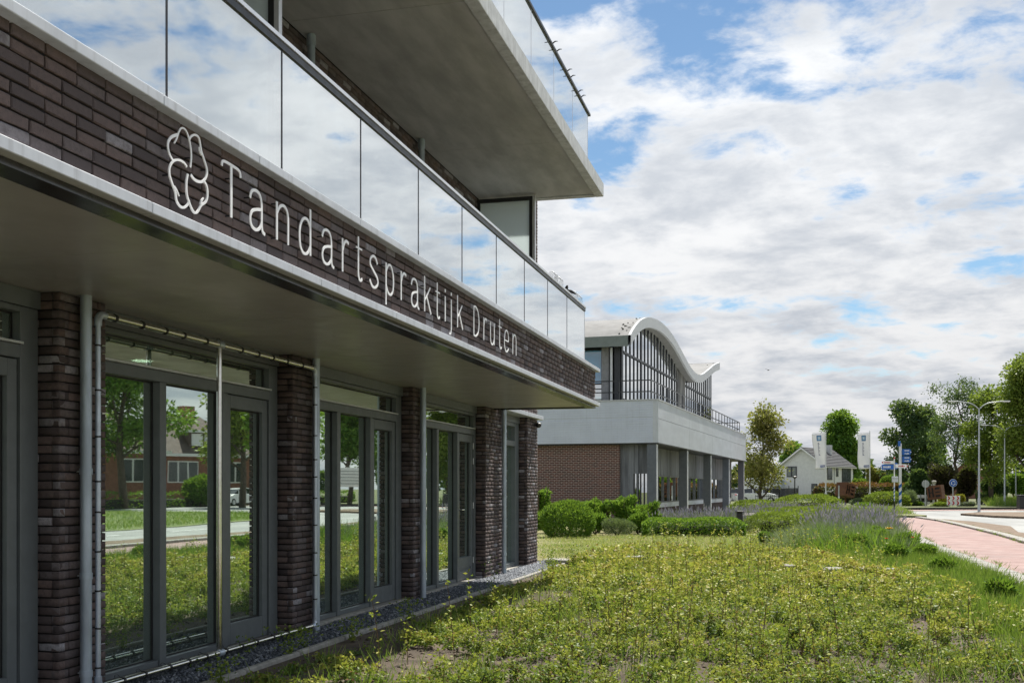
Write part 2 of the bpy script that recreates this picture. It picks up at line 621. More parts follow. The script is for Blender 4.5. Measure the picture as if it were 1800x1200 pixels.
b.prism(isl, lambda x, y: (x, y, -0.05), lambda x, y: (x, y, 0.10))
tag(b.build('traffic_island', M_verge), 'low brown traffic island with a lamp post', 'traffic island', kind='structure')
isg = [(3.2, 62.0), (5.6, 60.2), (6.5, 59.6), (7.0, 61), (6.6, 66), (5.2, 71.5), (3.6, 73)]
b = MB()
b.prism(isg, lambda x, y: (x, y, -0.05), lambda x, y: (x, y, 0.09))
tag(b.build('grass_island', mat('grass_island_top', (0.13, 0.14, 0.05), 0.95, var=0.3, scale=2, bump=0.6, bscale=20)), 'grassy splitter island beside the cycle path', 'traffic island', kind='structure')
# roundabout bed
rb = [(-12, 78.6), (3.4, 79.0), (12.8, 83.6), (30, 89.6), (30, 130), (-12, 130)]
b = MB()
b.prism(rb, lambda x, y: (x, y, -0.05), lambda x, y: (x, y, 0.12))
tag(b.build('planted_bed', M_ground), 'planted ground behind the dark roundabout kerb', 'ground', kind='structure')
b = MB()
for (x0, y0), (x1, y1) in zip(rb[:3], rb[1:4]):
    d = Vector((x1 - x0, y1 - y0, 0)).normalized()
    nrm = Vector((d.y, -d.x, 0)) * 0.16
    b.add([(x0 + nrm.x, y0 + nrm.y, -0.03), (x1 + nrm.x, y1 + nrm.y, -0.03), (x1, y1, -0.03), (x0, y0, -0.03),
           (x0 + nrm.x, y0 + nrm.y, 0.15), (x1 + nrm.x, y1 + nrm.y, 0.15), (x1, y1, 0.15), (x0, y0, 0.15)],
          [(4, 5, 6, 7), (0, 1, 5, 4), (2, 3, 7, 6)])
tag(b.build('roundabout_kerb', mat('dark_kerb', (0.06, 0.055, 0.05), 0.9)), 'dark kerb around the planted roundabout', 'kerb', kind='structure')
sheet('far_verge', [(12.7, -60), (13.0, 38), (14.8, 50), (18.8, 57.8), (24.2, 62.6), (60, 71.5), (60, -60)], 0.0, mat('verge_grass', (0.075, 0.125, 0.03), 0.95, col2=(0.20, 0.225, 0.075), scale=1.1, bump=1.0, bscale=14, blot=.4, dirt=(.06, .09, .025)), 'mown grass verge across the road', 'grass')
vrs = np.random.default_rng(77)
vn = 16000
vy = 14 + 46 * vrs.random(vn)
vx = np.interp(vy, [14, 38, 50, 60], [12.9, 13.2, 15.0, 20.5]) + 14 * vrs.random(vn) ** 1.4
VERGE_PTS = np.stack([vx, vy, np.zeros(vn)], 1)
# road lines seen in the window reflections
rl = tag(empty('lane_marking', (10.7, 0, 0)), 'white dashes down the middle of the road', 'road marking', kind='structure')
for y0 in range(-14, 46, 6):
    b = MB()
    b.box(-0.06, 0.06, y0, y0 + 3, -0.010, -0.006)
    b.build('dash', M_line, rl)
el = tag(empty('edge_line', (9.4, 0, 0)), 'thin white line along the road edge', 'road marking', kind='structure')
b = MB()
b.box(-0.06, 0.06, -30, 22, -0.010, -0.006)
b.build('line', M_line, el)

sm = tag(empty('path_seam'), 'thin dark seams across the cycle path', 'seam', kind='structure')
for (ya, yb, wv) in ((31.2, 31.6, .03), (24.0, 24.1, .02), (40.5, 41.0, .03), (48.0, 48.2, .03)):
    b = MB()
    pts_ = [(4.0 + (6.15 - 4.0) * k / 8 + (.35 if ya > 36 else 0), ya + (yb - ya) * k / 8 + random.uniform(-.03, .03)) for k in range(9)]
    for (xa, y_a), (xb, y_b) in zip(pts_, pts_[1:]):
        b.add([(xa, y_a, .004), (xb, y_b, .004), (xb, y_b + wv, .004), (xa, y_a + wv, .004)], [(0, 1, 2, 3)])
    b.build('seam', mat('tar_seam', (.10, .075, .07), .9), sm)

# kerb stones between path and verge, edging slabs left of the path
def strip_pieces(name, label, cat, ptsL, w, length, h0, h1, m, piece, y_from, y_to, gap=0.008, rnd=0.004):
    root = tag(empty(name), label, cat, kind='structure')
    pts = [Vector((x, y, 0)) for x, y in ptsL]
    tot, acc = 0.0, [0.0]
    for a_, b_ in zip(pts, pts[1:]):
        tot += (b_ - a_).length
        acc.append(tot)

    def P_(s):
        s = max(0, min(tot - 1e-4, s))
        for i in range(len(pts) - 1):
            if s <= acc[i + 1]:
                t = (s - acc[i]) / (acc[i + 1] - acc[i])
                return pts[i].lerp(pts[i + 1], t), (pts[i + 1] - pts[i]).normalized()
    b = MB()
    b.bbox(-w / 2, w / 2, gap / 2, length - gap / 2, h0, h1, 0.012)
    me = None
    s = 0.0
    while s < tot - length:
        p, d = P_(s)
        if y_from <= p.y <= y_to:
            if me is None:
                o_ = b.build(piece, m, root)
                me = o_.data
            else:
                o_ = link_mesh(piece, me, None, root)
            o_.location = (p.x + random.uniform(-rnd, rnd), p.y, random.uniform(-rnd, rnd))
            o_.rotation_euler = (0, random.uniform(-.006, .006), -math.atan2(d.x, d.y))
        s += length
    return root


strip_pieces('kerb', 'pale concrete kerb stones between cycle path and sandy verge', 'kerb', [(x + 0.15, y) for x, y in PATH_R], 0.30, 1.0, -0.1, 0.075, M_kerb, 'kerb_stone', 14, 60)
strip_pieces('path_edging', 'row of light concrete slabs along the garden side of the cycle path', 'paving', [(x - 0.26, y) for x, y in PATH_L[:6]], 0.48, 0.5, -0.08, 0.012, M_pv, 'slab', 12, 52)
strip_pieces('garden_edging', 'low concrete edging between gravel strip and garden soil', 'edging', [(-4.275, 1.0), (-4.275, 22.0)], 0.065, 1.0, -0.1, 0.045, M_kerb, 'edging_stone', 1, 22)

# gravel stones (too many to count)
N = 21000
yy = 4.8 + (RNG.random(N) ** 0.8) * 17.2
xx = RNG.uniform(-4.93, -4.32, N)
# also between the piers
sz = RNG.uniform(0.010, 0.021, N) * (0.8 + yy / 22)
base = np.array([(1, 0, 0), (0, 1, 0), (-1, 0, 0), (0, -1, 0), (0, 0, 0.8), (0, 0, -0.5)])
Fo = np.array([(0, 1, 4), (1, 2, 4), (2, 3, 4), (3, 0, 4), (1, 0, 5), (2, 1, 5), (3, 2, 5), (0, 3, 5)])
ang = RNG.uniform(0, 6.283, N)
ca, sa = np.cos(ang), np.sin(ang)
Bv = base[None, :, :] * RNG.uniform(0.6, 1.3, (N, 6, 1)) * sz[:, None, None]
Vx = Bv[:, :, 0] * ca[:, None] - Bv[:, :, 1] * sa[:, None] + xx[:, None]
Vy = Bv[:, :, 0] * sa[:, None] + Bv[:, :, 1] * ca[:, None] + yy[:, None]
Vz = Bv[:, :, 2] + RNG.uniform(-0.008, 0.010, N)[:, None]
V = np.stack([Vx, Vy, Vz], 2).reshape(-1, 3)
F = (Fo[None] + (np.arange(N) * 6)[:, None, None]).reshape(-1, 3)
M_stone = bpy.data.materials.new('gravel_chip')
M_stone.use_nodes = True
t_ = NT(M_stone.node_tree)
a_ = t_.new('ShaderNodeAttribute')
a_.attribute_name = 'tint'
t_.link(t_.ramp(a_.outputs['Fac'], [(0, (0.045, 0.052, 0.066)), (0.6, (0.115, 0.13, 0.155)), (1, (0.27, 0.285, 0.31))]), t_.n['Principled BSDF'].inputs['Base Color'])
t_.n['Principled BSDF'].inputs['Roughness'].default_value = 0.8
o = link_mesh('gravel', fast_mesh('gravel', V, F, {'tint': np.repeat(RNG.random(N) ** 1.6, 6)}), M_stone)
tag(o, 'blue grey gravel chippings in the strip below the windows', 'gravel', kind='stuff')

# ================================================================== DENTAL CLINIC BUILDING
XP = -3.17          # parapet brick face
XW = -4.90          # pier faces
XF = -5.07          # window frame faces
XG = -5.145         # glass
Z_SOF = 2.865
clinic = empty('clinic_building', (-5.0, 0, 0))
tag(clinic, 'dark brick clinic with projecting balconies, glass balustrades and tall grey windows', 'building')
CL = Vector((-5.0, 0, 0))


def cpart(mb_, name, m, parent=None, **kw):
    """mesh in world coordinates made child of the clinic (or one of its parts, whose origin is the clinic's)"""
    mb_.v = [(x + 5.0, y, z) for x, y, z in mb_.v]
    return mb_.build(name, m, parent or clinic, **kw)


def brick_variants(n=6, L=0.21, H=0.052, D=0.09):
    out = []
    for i in range(n):
        r = random.Random(50 + i)
        c = 0.005
        def ring(x, inset, j):
            ys = [(-L / 2 + inset), 0.0 - L / 6, L / 6, L / 2 - inset]
            vs = []
            for y in ys:
                vs.append((x, y + r.uniform(-j, j), -H / 2 + inset + r.uniform(-j, j)))
            for y in reversed(ys):
                vs.append((x, y + r.uniform(-j, j), H / 2 - inset + r.uniform(-j, j)))
            return vs
        v0 = ring(0.0, c, 0.0028)
        v1 = ring(-0.006, 0.0, 0.0022)
        v2 = ring(-D, 0.0, 0.0)
        vs = v0 + v1 + v2
        fs = [(0, 1, 6, 7), (1, 2, 5, 6), (2, 3, 4, 5)]
        for k in range(2):
            for a in range(8):
                bb = (a + 1) % 8
                fs.append((k * 8 + bb, k * 8 + a, k * 8 + 8 + a, k * 8 + 8 + bb))
        me = bpy.data.meshes.new('brick')
        me.from_pydata(vs, [], fs)
        me.materials.append(M_brick_o)
        me.update()
        out.append(me)
    return out


class Bricks:
    """joined brickwork with one random value per brick"""
    def __init__(self):
        self.V, self.F, self.A, self.n = [], [], [], 0

    def brick(self, o, du, dn, L, H, D=0.06):
        """o centre of the face, du along, dn outward"""
        c = 0.005
        j = lambda: random.uniform(-0.0018, 0.0018)
        up = Vector((0, 0, 1))
        vs = []
        for dep, ins in ((0.0, c), (-0.006, 0.0), (-D, 0.0)):
            for sx, sz in ((-1, -1), (1, -1), (1, 1), (-1, 1)):
                vs.append(o + du * (sx * (L / 2 - ins) + j()) + up * (sz * (H / 2 - ins) + j()) + dn * dep)
        b = self.n
        self.V += [tuple(v) for v in vs]
        fs = [(0, 1, 2, 3)]
        for k in range(2):
            for a in range(4):
                q = (a + 1) % 4
                fs.append((k * 4 + q, k * 4 + a, k * 4 + 4 + a, k * 4 + 4 + q))
        self.F += [tuple(b + i for i in f) for f in fs]
        self.A += [random.random()] * 12
        self.n += 12

    def patch(self, o, du, dn, length, z0, rows, phase=0.0, pitch=0.22, ch=0.0625, pair=True):
        """a patch of stacked-pair bond starting at o (x,y) running along du"""
        for r in range(rows):
            off = phase + (((r // 2) % 2) * pitch / 2 if pair else (r % 2) * pitch / 2)
            s = -((-off) % pitch) if False else (off % pitch) - pitch
            while s < length - 0.001:
                a0, a1 = max(s + 0.005, 0.0), min(s + pitch - 0.005, length)
                if a1 - a0 > 0.03:
                    cen = Vector((o[0], o[1], z0 + (r + 0.5) * ch)) + du * ((a0 + a1) / 2) + dn * random.uniform(-0.0025, 0.0015)
                    self.brick(cen, du, dn, a1 - a0, 0.052)
                s += pitch

    def build(self, name, parent, shift=(5.0, 0, 0)):
        V = np.array(self.V) + np.array(shift)
        F = np.array(self.F)
        return tag(link_mesh(name, fast_mesh(name, V, F, {'rnd': np.array(self.A)}), M_brick_a, parent), kind='stuff')


UY = Vector((0, 1, 0))
UX = Vector((1, 0, 0))

# --- parapet of the projecting first-floor balcony
Y_END = 18.14
b = MB()
b.box(-3.42, XP - 0.016, 0.5, Y_END - 0.016, 2.94, 3.455)
parapet = cpart(b, 'parapet_wall', M_mortar)
BV = brick_variants()
Z0 = 2.967
nb = 0
rest = Bricks()
for r in range(8):                       # r counts from the bottom
    pair = (7 - r) // 2                  # stacked pairs counted from the top
    y = (3.919 if pair % 2 == 0 else 4.036) - 0.22 * 15
    k = 0
    while y < Y_END - 0.02:
        y0, y1 = y + 0.005, min(y + 0.215, Y_END)
        zc_ = Z0 + (r + 0.5) * 0.0625
        if 3.66 < y < 11.93 and nb < 300:
            o = link_mesh('brick', BV[(k * 7 + r * 3) % 6], None, parapet)
            o.location = (XP + 5.0 + random.uniform(-0.003, 0.002), (y0 + y1) / 2, zc_)
            o.rotation_euler = (random.uniform(-.008, .008), random.choice((0, math.pi)) * 0, random.uniform(-.008, .008))
            nb += 1
        elif y1 - y0 > 0.03 and y > 1.0:
            rest.brick(Vector((XP + random.uniform(-0.0025, 0.0015), (y0 + y1) / 2, zc_)), UY, UX, y1 - y0, 0.052)
        y += 0.22
        k += 1
# far end return of the parapet
rest.patch((XP, Y_END), -UX, UY, 1.7, Z0, 8)
rest.build('far_brickwork', clinic)
b = MB()
b.box(-5.0, XP - 0.02, Y_END - 0.25, Y_END - 0.02, 2.94, 3.455)
cpart(b, 'parapet_core', M_mortar)


def trim_run(name, z0, z1, y0, y1, joints, xo=-3.10, xi=-3.42):
    """metal trim in lengths with thin joints, returned round the far corner"""
    ys = [y0] + [j for j in joints if y0 < j < y1] + [y1]
    for a, c in zip(ys, ys[1:]):
        bb = MB()
        bb.bbox(xi, xo, a + 0.002, c - 0.002, z0, z1, 0.004)
        cpart(bb, name, M_alu)
    bb = MB()
    bb.bbox(-5.0, xi - 0.003, y1 - 0.24, y1, z0, z1, 0.004)
    cpart(bb, name, M_alu)


joints_up = [4.965, 6.0, 7.6, 10.45, 13.1, 15.8]
joints_lo = [4.86, 6.9, 8.37, 10.55, 13.05, 15.65]
trim_run('coping', 3.458, 3.513, 0.5, Y_END + 0.07, [j * 1.0 for j in joints_up])
trim_run('lower_trim', 2.880, 2.938, 0.5, Y_END + 0.07, joints_lo)
# dark metal profile along the soffit edge, then the soffit panels
b = MB()
b.box(-3.305, -3.165, 0.5, Y_END + 0.0, Z_SOF - 0.02, 2.878)
cpart(b, 'edge_profile', M_aludark)
b = MB()
b.box(-5.0, -3.31, Y_END - 0.13, Y_END - 0.002, Z_SOF - 0.02, 2.877)
cpart(b, 'edge_profile', M_aludark)
ys = [0.5, 3.05, 5.55, 8.05, 10.55, 13.05, 15.55, Y_END - 0.134]
for a, c in zip(ys, ys[1:]):
    b = MB()
    b.box(-5.07, -3.309, a + 0.0025, c - 0.0025, Z_SOF, 2.90)
    cpart(b, 'soffit_panel', M_soffit)
b = MB()
b.box(-5.05, -3.42, 0.5, Y_END - 0.25, 2.94, 3.20)
cpart(b, 'balcony_slab', M_conc)

# --- glass balustrade above the parapet
JY = [2.44, 3.78, 5.126, 6.472, 7.812, 9.152, 10.48, 11.80, 13.135, 14.475, 15.80, 17.22]
bal = MB()
bal.box(-3.225, -3.165, 2.44, 17.25, 4.385, 4.412)
balo = cpart(bal, 'handrail', M_rail)
b = MB()
b.box(-3.216, -3.174, 2.44, 17.245, 4.335, 4.384)
cpart(b, 'rail_channel', M_raildark, balo)
for a, c in zip(JY, JY[1:]):
    b = MB()
    b.box(-3.203, -3.187, a + 0.009, c - 0.009, 3.50, 4.334)
    cpart(b, 'glass_pane', M_balglass, balo)
    b = MB()
    b.box(-3.206, -3.184, c - 0.007, c + 0.007, 3.514, 4.334)
    cpart(b, 'pane_joint', M_raildark if c < 17 else M_rail, balo)
b = MB()
b.box(-4.85, -3.21, 17.19, 17.206, 3.50, 4.334)
cpart(b, 'glass_pane', M_balglass, balo)
b = MB()
b.box(-4.85, -3.226, 17.17, 17.23, 4.385, 4.41)
cpart(b, 'handrail_return', M_rail, balo)

# coils of bird wire on the far end of the handrail
for cy in (14.9, 15.25, 16.45, 16.75):
    pts = []
    for k in range(60):
        t = k / 59
        pts.append((-3.195 + 0.045 * math.cos(t * 31), cy - 0.15 + 0.30 * t, 4.46 + 0.045 * math.sin(t * 31)))
    b = MB()
    b.tube(pts, 0.003, 4)
    cpart(b, 'wire_coil', M_galv, balo)

# --- upper balcony
b = MB()
b.bbox(-2.985 - 0.14, -2.985, 0.5, 17.87, 6.325, 6.545, 0.006)
up_edge = cpart(b, 'upper_balcony_edge', M_concedge)
b = MB()
b.bbox(-5.05, -3.128, 17.73, 17.87, 6.325, 6.545, 0.006)
cpart(b, 'upper_balcony_edge', M_concedge)
for a, c in ((0.5, 5.6), (5.6, 10.4), (10.4, 14.95), (14.95, 17.727)):
    b = MB()
    b.box(-5.05, -3.13, a + 0.004, c - 0.004, 6.345, 6.54)
    cpart(b, 'upper_slab', M_conc)
b = MB()
b.box(-3.225, -3.165, 2.0, 17.66, 7.60, 7.635)
r2 = cpart(b, 'upper_handrail', M_raildark)
JU = [5.33, 6.69, 8.05, 9.42, 10.78, 12.14, 13.50, 14.88, 16.23, 17.5]
for a, c in zip(JU, JU[1:]):
    b = MB()
    b.box(-3.203, -3.187, a + 0.008, c - 0.008, 6.548, 7.598)
    cpart(b, 'upper_glass_pane', M_balglass, r2)
    b = MB()
    b.box(-3.205, -3.185, c - 0.005, c + 0.005, 6.548, 7.598)
    cpart(b, 'upper_pane_joint', M_rail, r2)
for y in (14.72, 15.0, 15.75, 16.0, 16.62, 16.85):        # forked clips on the upper rail
    b = MB()
    for s in (-1, 1):
        b.tube([(-3.195 + s * 0.025, y, 7.637), (-3.195 + s * 0.06, y + 0.01, 7.665), (-3.195 + s * 0.10, y - 0.02, 7.65)], [0.010, 0.008, 0.004], 6)
    cpart(b, 'rail_clip', M_raildark, r2)
for y in (9.2, 13.3):
    b = MB()
    b.tube([(-4.7, y, 6.545), (-4.7, y, 8.6)], 0.045, 10)
    cpart(b, 'upper_post', M_raildark)

# --- upper wall (first floor and above), behind the balconies
b = MB()
b.box(-12, -5.07, -4, 21.25, 3.0, 9.6)
cpart(b, 'upper_wall', M_mortar)
wallb = Bricks()
wallb.patch((-5.05, 4.6), UY, UX, 16.2, 3.9, 39)
wallb.patch((-4.9, 18.30), UY, UX, 3.02, 2.95, 100)
wallb.build('upper_brickwork', clinic)
b = MB()
b.box(-5.2, -4.92, 18.32, 21.30, 2.94, 9.4)
cpart(b, 'wall_core', M_mortar)
b = MB()
b.box(-12.2, -4.6, -4.2, 21.5, 9.61, 9.85)
cpart(b, 'roof_slab', M_concedge)
b = MB()
b.box(-12, -5.4, 21.26, 21.30, 0, 9.6)
cpart(b, 'end_wall', M_mortar)
# trim on the wall beyond the balcony
b = MB()
b.bbox(-5.1, -4.80, 18.27, 21.42, 2.872, 2.945, 0.004)
cpart(b, 'wall_trim', M_alu)
# zinc pipes between the balcony floor and the upper slab
for y in (10.75, 14.35):
    b = MB()
    b.tube([(-4.95, y, 3.21), (-4.95, y, 6.34)], 0.042, 14)
    b.tube([(-4.95, y, 6.22), (-4.95, y, 6.325)], 0.05, 14)
    cpart(b, 'upper_downpipe', M_pipe, smooth=True, auto=40)
# frosted privacy screens across the balcony
for y in (8.22, 17.5):
    b = MB()
    b.box(-5.0, -4.16, y - 0.008, y + 0.008, 3.25, 6.245)
    so = cpart(b, 'privacy_screen', M_frost)
    b = MB()
    b.box(-4.159, -4.105, y - 0.025, y + 0.025, 3.21, 6.31)
    b.box(-5.045, -5.001, y - 0.025, y + 0.025, 3.21, 6.31)
    b.box(-5.0, -4.16, y - 0.025, y + 0.025, 6.246, 6.31)
    b.box(-5.0, -4.16, y - 0.025, y + 0.025, 3.21, 3.249)
    cpart(b, 'screen_frame', M_raildark, so)
    b = MB()
    b.box(-4.103, -4.06, y - 0.03, y + 0.03, 3.21, 6.32)
    cpart(b, 'screen_post', M_rail, so)
# white objects just above the balcony rail (tops of chairs on the balcony)
for y, w in ((8.65, 0.05), (11.0, 0.05), (11.16, 0.06)):
    b = MB()
    b.bbox(-3.75, -3.70, y - w / 2, y + w / 2, 3.25, 4.66, 0.01)
    cpart(b, 'balcony_post', M_galv)

# --- ground floor: piers
PIERS = [(2.88, 3.41), (6.54, 7.07), (10.20, 10.73), (13.87, 14.40), (17.46, 18.58), (20.44, 21.31)]
for (y0, y1) in PIERS[1:]:
    top = Z_SOF if y0 < 17 else 2.87
    rows = 46
    b = MB()
    b.box(-5.3, XW - 0.018, y0 + 0.018, y1 - 0.018, -0.05, top - 0.001)
    po = cpart(b, 'pier', M_mortar)
    bw = Bricks()
    bw.patch((XW, y0), UY, UX, y1 - y0, -0.01, rows, phase=0.11 if int(y0) % 2 else 0.0)
    bw.patch((-5.28, y0), UX, -UY, 0.38, -0.01, rows, phase=0.1)
    bw.patch((XW, y1), -UX, UY, 0.38, -0.01, rows, phase=0.1)
    bw.build('pier_brickwork', po)

# --- ground floor: window bays
def frame_box(bb, y0, y1, z0, z1, x0=-5.23, x1=XF):
    bb.bbox(x0, x1, y0, y1, z0, z1, 0.004)


def bay(y0, y1, door_style, full=True):
    """y0..y1 between two piers"""
    w = y1 - y0
    root_parts = []
    # head board up to the soffit, sill
    b = MB()
    b.box(-5.23, XF + 0.02, y0, y1, 2.742, Z_SOF - 0.003)
    cpart(b, 'head_board', M_frame)
    b = MB()
    b.bbox(-5.3, -4.985, y0 + 0.004, y1 - 0.004, -0.05, 0.022, 0.006)
    cpart(b, 'sill', M_sill)
    # frame
    b = MB()
    fz0, tz0, tz1, fz1 = 0.024, 2.385, 2.478, 2.740
    A0, A1 = y0 + 0.98, y0 + 1.075
    B0, B1 = y0 + 2.01, y0 + 2.105
    D1 = y0 + 2.95
    frame_box(b, y0, y0 + 0.07, fz0, fz1)
    frame_box(b, D1, y1, fz0, fz1)
    frame_box(b, y0 + 0.071, D1 - 0.001, tz0, tz1)
    frame_box(b, y0 + 0.071, D1 - 0.001, 2.700, fz1)
    frame_box(b, A0, A1, fz0, tz0 - 0.001, x1=XF + 0.005)
    frame_box(b, B0, B1, fz0, tz0 - 0.001, x1=XF + 0.005)
    frame_box(b, y0 + 0.071, A0 - 0.001, fz0, 0.075, x1=XF - 0.01)
    frame_box(b, A1 + 0.001, B0 - 0.001, fz0, 0.075, x1=XF - 0.01)
    fo = cpart(b, 'window_frame', M_frame)
    b = MB()
    b.box(-5.20, XF + 0.028, y0 + 0.071, D1 - 0.001, tz1 + 0.002, tz1 + 0.018)
    cpart(b, 'drip_rail', M_galv, fo)
    # glass
    for (a, c, z0, z1) in ((y0 + 0.07, A0, 0.075, tz0), (A1, B0, 0.075, tz0), (y0 + 0.07, D1, tz1, 2.70)):
        b = MB()
        b.box(XG - 0.012, XG, a, c, z0, z1)
        po_ = cpart(b, 'window_pane', M_winglass, fo)
        b = MB()
        for q in ((a, a + 0.012, z0, z1), (c - 0.012, c, z0, z1), (a + 0.0121, c - 0.0121, z0, z0 + 0.012), (a + 0.0121, c - 0.0121, z1 - 0.012, z1)):
            b.box(XG + 0.001, XG + 0.010, *q)
        cpart(b, 'seal', M_framedark, fo)
    # door
    d0, d1, dz0, dz1 = B1 + 0.006, D1 - 0.006, 0.03, tz0 - 0.006
    xd0, xd1 = -5.20, XF - 0.022
    b = MB()
    st = 0.095
    bot = 0.20 if door_style != 'panel' else 0.34
    b.bbox(xd0, xd1, d0, d0 + st, dz0, dz1, 0.004)
    b.bbox(xd0, xd1, d1 - st, d1, dz0, dz1, 0.004)
    b.bbox(xd0, xd1, d0 + st + 0.0005, d1 - st - 0.0005, dz1 - st * 1.3, dz1, 0.004)
    b.bbox(xd0, xd1, d0 + st + 0.0005, d1 - st - 0.0005, dz0, dz0 + (bot if door_style != 'panel' else 0.15), 0.004)
    if door_style == 'panel':
        b.bbox(xd0, xd1, d0 + st + 0.0005, d1 - st - 0.0005, dz0 + 0.19, dz0 + 0.36, 0.004)
        b.box(xd0 + 0.01, xd1 - 0.02, d0 + st, d1 - st, dz0 + 0.151, dz0 + 0.189)
    do = cpart(b, 'door', M_frame)
    b = MB()
    b.box(XG - 0.012, XG, d0 + st, d1 - st, dz0 + bot, dz1 - st * 1.3)
    cpart(b, 'door_pane', M_winglass, do)
    b = MB()
    z0, z1 = dz0 + bot, dz1 - st * 1.3
    a, c = d0 + st, d1 - st
    for q in ((a, a + 0.012, z0, z1), (c - 0.012, c, z0, z1), (a + 0.0121, c - 0.0121, z0, z0 + 0.012), (a + 0.0121, c - 0.0121, z1 - 0.012, z1)):
        b.box(XG + 0.001, XG + 0.012, *q)
    cpart(b, 'door_seal', M_framedark, do)
    if door_style in ('panel',):
        b = MB()
        b.bbox(xd1 + 0.001, xd1 + 0.010, d0 + 0.03, d0 + 0.065, 1.02, 1.28, 0.003)
        b.tube([(xd1 + 0.01, d0 + 0.048, 1.16), (xd1 + 0.055, d0 + 0.048, 1.16), (xd1 + 0.058, d0 + 0.16, 1.16)], 0.010, 8)
        cpart(b, 'handle', M_steel, do)
        for hz in (0.32, 1.22, 1.95, 2.2):
            b = MB()
            b.tube([(xd1 + 0.012, d1 - 0.004, hz - 0.05), (xd1 + 0.012, d1 - 0.004, hz + 0.05)], 0.010, 8)
            cpart(b, 'hinge', M_galv, do)
    return fo


bay(3.41, 6.54, 'plain')
bay(7.07, 10.20, 'plain')
bay(10.73, 13.87, 'plain')
bay(14.40, 17.46, 'panel')
# last window with blinds
b = MB()
y0, y1 = 18.58, 20.44
b.box(-5.23, XF + 0.02, y0, y1, 2.742, 2.868)
cpart(b, 'head_board', M_frame)
b = MB()
b.bbox(-5.3, -4.985, y0 + 0.004, y1 - 0.004, -0.05, 0.022, 0.006)
cpart(b, 'sill', M_sill)
b = MB()
frame_box(b, y0, y0 + 0.09, 0.024, 2.74)
frame_box(b, y1 - 0.30, y1, 0.024, 2.74)
frame_box(b, y0 + 0.091, y1 - 0.301, 0.024, 0.10)
frame_box(b, y0 + 0.091, y1 - 0.301, 2.30, 2.40)
frame_box(b, y0 + 0.091, y1 - 0.301, 2.67, 2.74)
fo = cpart(b, 'window_frame', M_frame)
for (z0, z1) in ((0.10, 2.30), (2.40, 2.67)):
    b = MB()
    b.box(XG - 0.012, XG, y0 + 0.09, y1 - 0.30, z0, z1)
    cpart(b, 'window_pane', M_winglass, fo)
M_slat = mat('blind_slat', (0.50, 0.52, 0.52), 0.5)
sme = None
for k in range(44):
    if sme is None:
        b = MB()
        b.add([(0, 0, 0), (0.022, 0, -0.02), (0.022, 1.44, -0.02), (0, 1.44, 0), (0, 0, 0.002), (0.022, 0, -0.018), (0.022, 1.44, -0.018), (0, 1.44, 0.002)],
              [(0, 1, 2, 3), (7, 6, 5, 4), (0, 4, 5, 1), (2, 6, 7, 3), (1, 5, 6, 2), (3, 7, 4, 0)])
        o = b.build('slat', M_slat, fo)
        sme = o.data
    else:
        o = link_mesh('slat', sme, None, fo)
    o.location = (-5.22 + 5.0, y0 + 0.09, 0.14 + k * 0.049)

# interior: floor, back wall, ceiling, ceiling lamps
b = MB()
b.box(-9.0, -5.24, 0.0, 21.2, -0.06, 0.0)
cpart(b, 'interior_floor', M_insfloor)
b = MB()
b.box(-9.1, -9.0, 0.0, 21.2, 0.0, 2.9)
for yw in (0.0, 6.75, 10.45, 14.15, 17.9, 21.1):
    b.box(-8.999, -5.31, yw, yw + 0.1, 0.001, 2.74)
cpart(b, 'interior_wall', M_inside)
b = MB()
b.box(-9.0, -5.235, 0.0, 21.2, 2.745, 2.9)
cpart(b, 'interior_ceiling', mat('interior_ceiling', (0.55, 0.54, 0.48), 0.9))
M_lamp = bpy.data.materials.new('lit_downlight')
M_lamp.use_nodes = True
M_lamp.node_tree.nodes['Principled BSDF'].inputs['Emission Color'].default_value = (1, 0.93, 0.82, 1)
M_lamp.node_tree.nodes['Principled BSDF'].inputs['Emission Strength'].default_value = 6
for (x, y) in ((-6.1, 8.2), (-7.2, 8.0), (-6.1, 9.4), (-6.4, 12.2), (-7.6, 12.6)):
    b = MB()
    b.lathe([(0.09, 2.735), (0.085, 2.742)], (x, y), 14)
    cpart(b, 'ceiling_lamp', M_lamp)
# cabinets and low furniture seen dimly through the glass
M_cab = mat('white_cabinet', (0.62, 0.64, 0.62), 0.4)
b = MB()
b.bbox(-8.9, -8.3, 7.2, 10.2, 0.0, 0.9, 0.01)
cpart(b, 'cabinet', M_cab)
b = MB()
b.bbox(-6.6, -6.45, 7.62, 7.74, 0.0, 0.62, 0.01)
b.bbox(-6.6, -6.40, 7.741, 7.80, 0.0, 0.33, 0.01)
cpart(b, 'small_box', M_cab)
for y in (8.9, 12.4, 16.1):
    b = MB()
    b.bbox(-7.2, -6.6, y, y + 0.6, 0.40, 0.47, 0.02)
    b.bbox(-7.2, -7.13, y, y + 0.6, 0.47, 0.9, 0.02)
    for dx in (-7.15, -6.65):
        for dy in (0.05, 0.55):
            b.tube([(dx, y + dy, 0), (dx, y + dy, 0.40)], 0.015, 6)
    cpart(b, 'waiting_chair', M_black)

M_paper = mat('pale_paper', (0.50, 0.60, 0.54), .8)
for (y0_, y1_, z0_, z1_) in ((7.42, 7.53, 1.75, 2.05), (8.62, 8.80, 2.02, 2.17), (8.55, 8.80, 1.72, 1.90), (9.42, 9.72, 1.2, 1.5), (11.0, 11.2, 1.5, 1.8)):
    b = MB()
    b.box(XG - .016, XG - .0135, y0_, y1_, z0_, z1_)
    cpart(b, 'paper_sheet', M_paper)

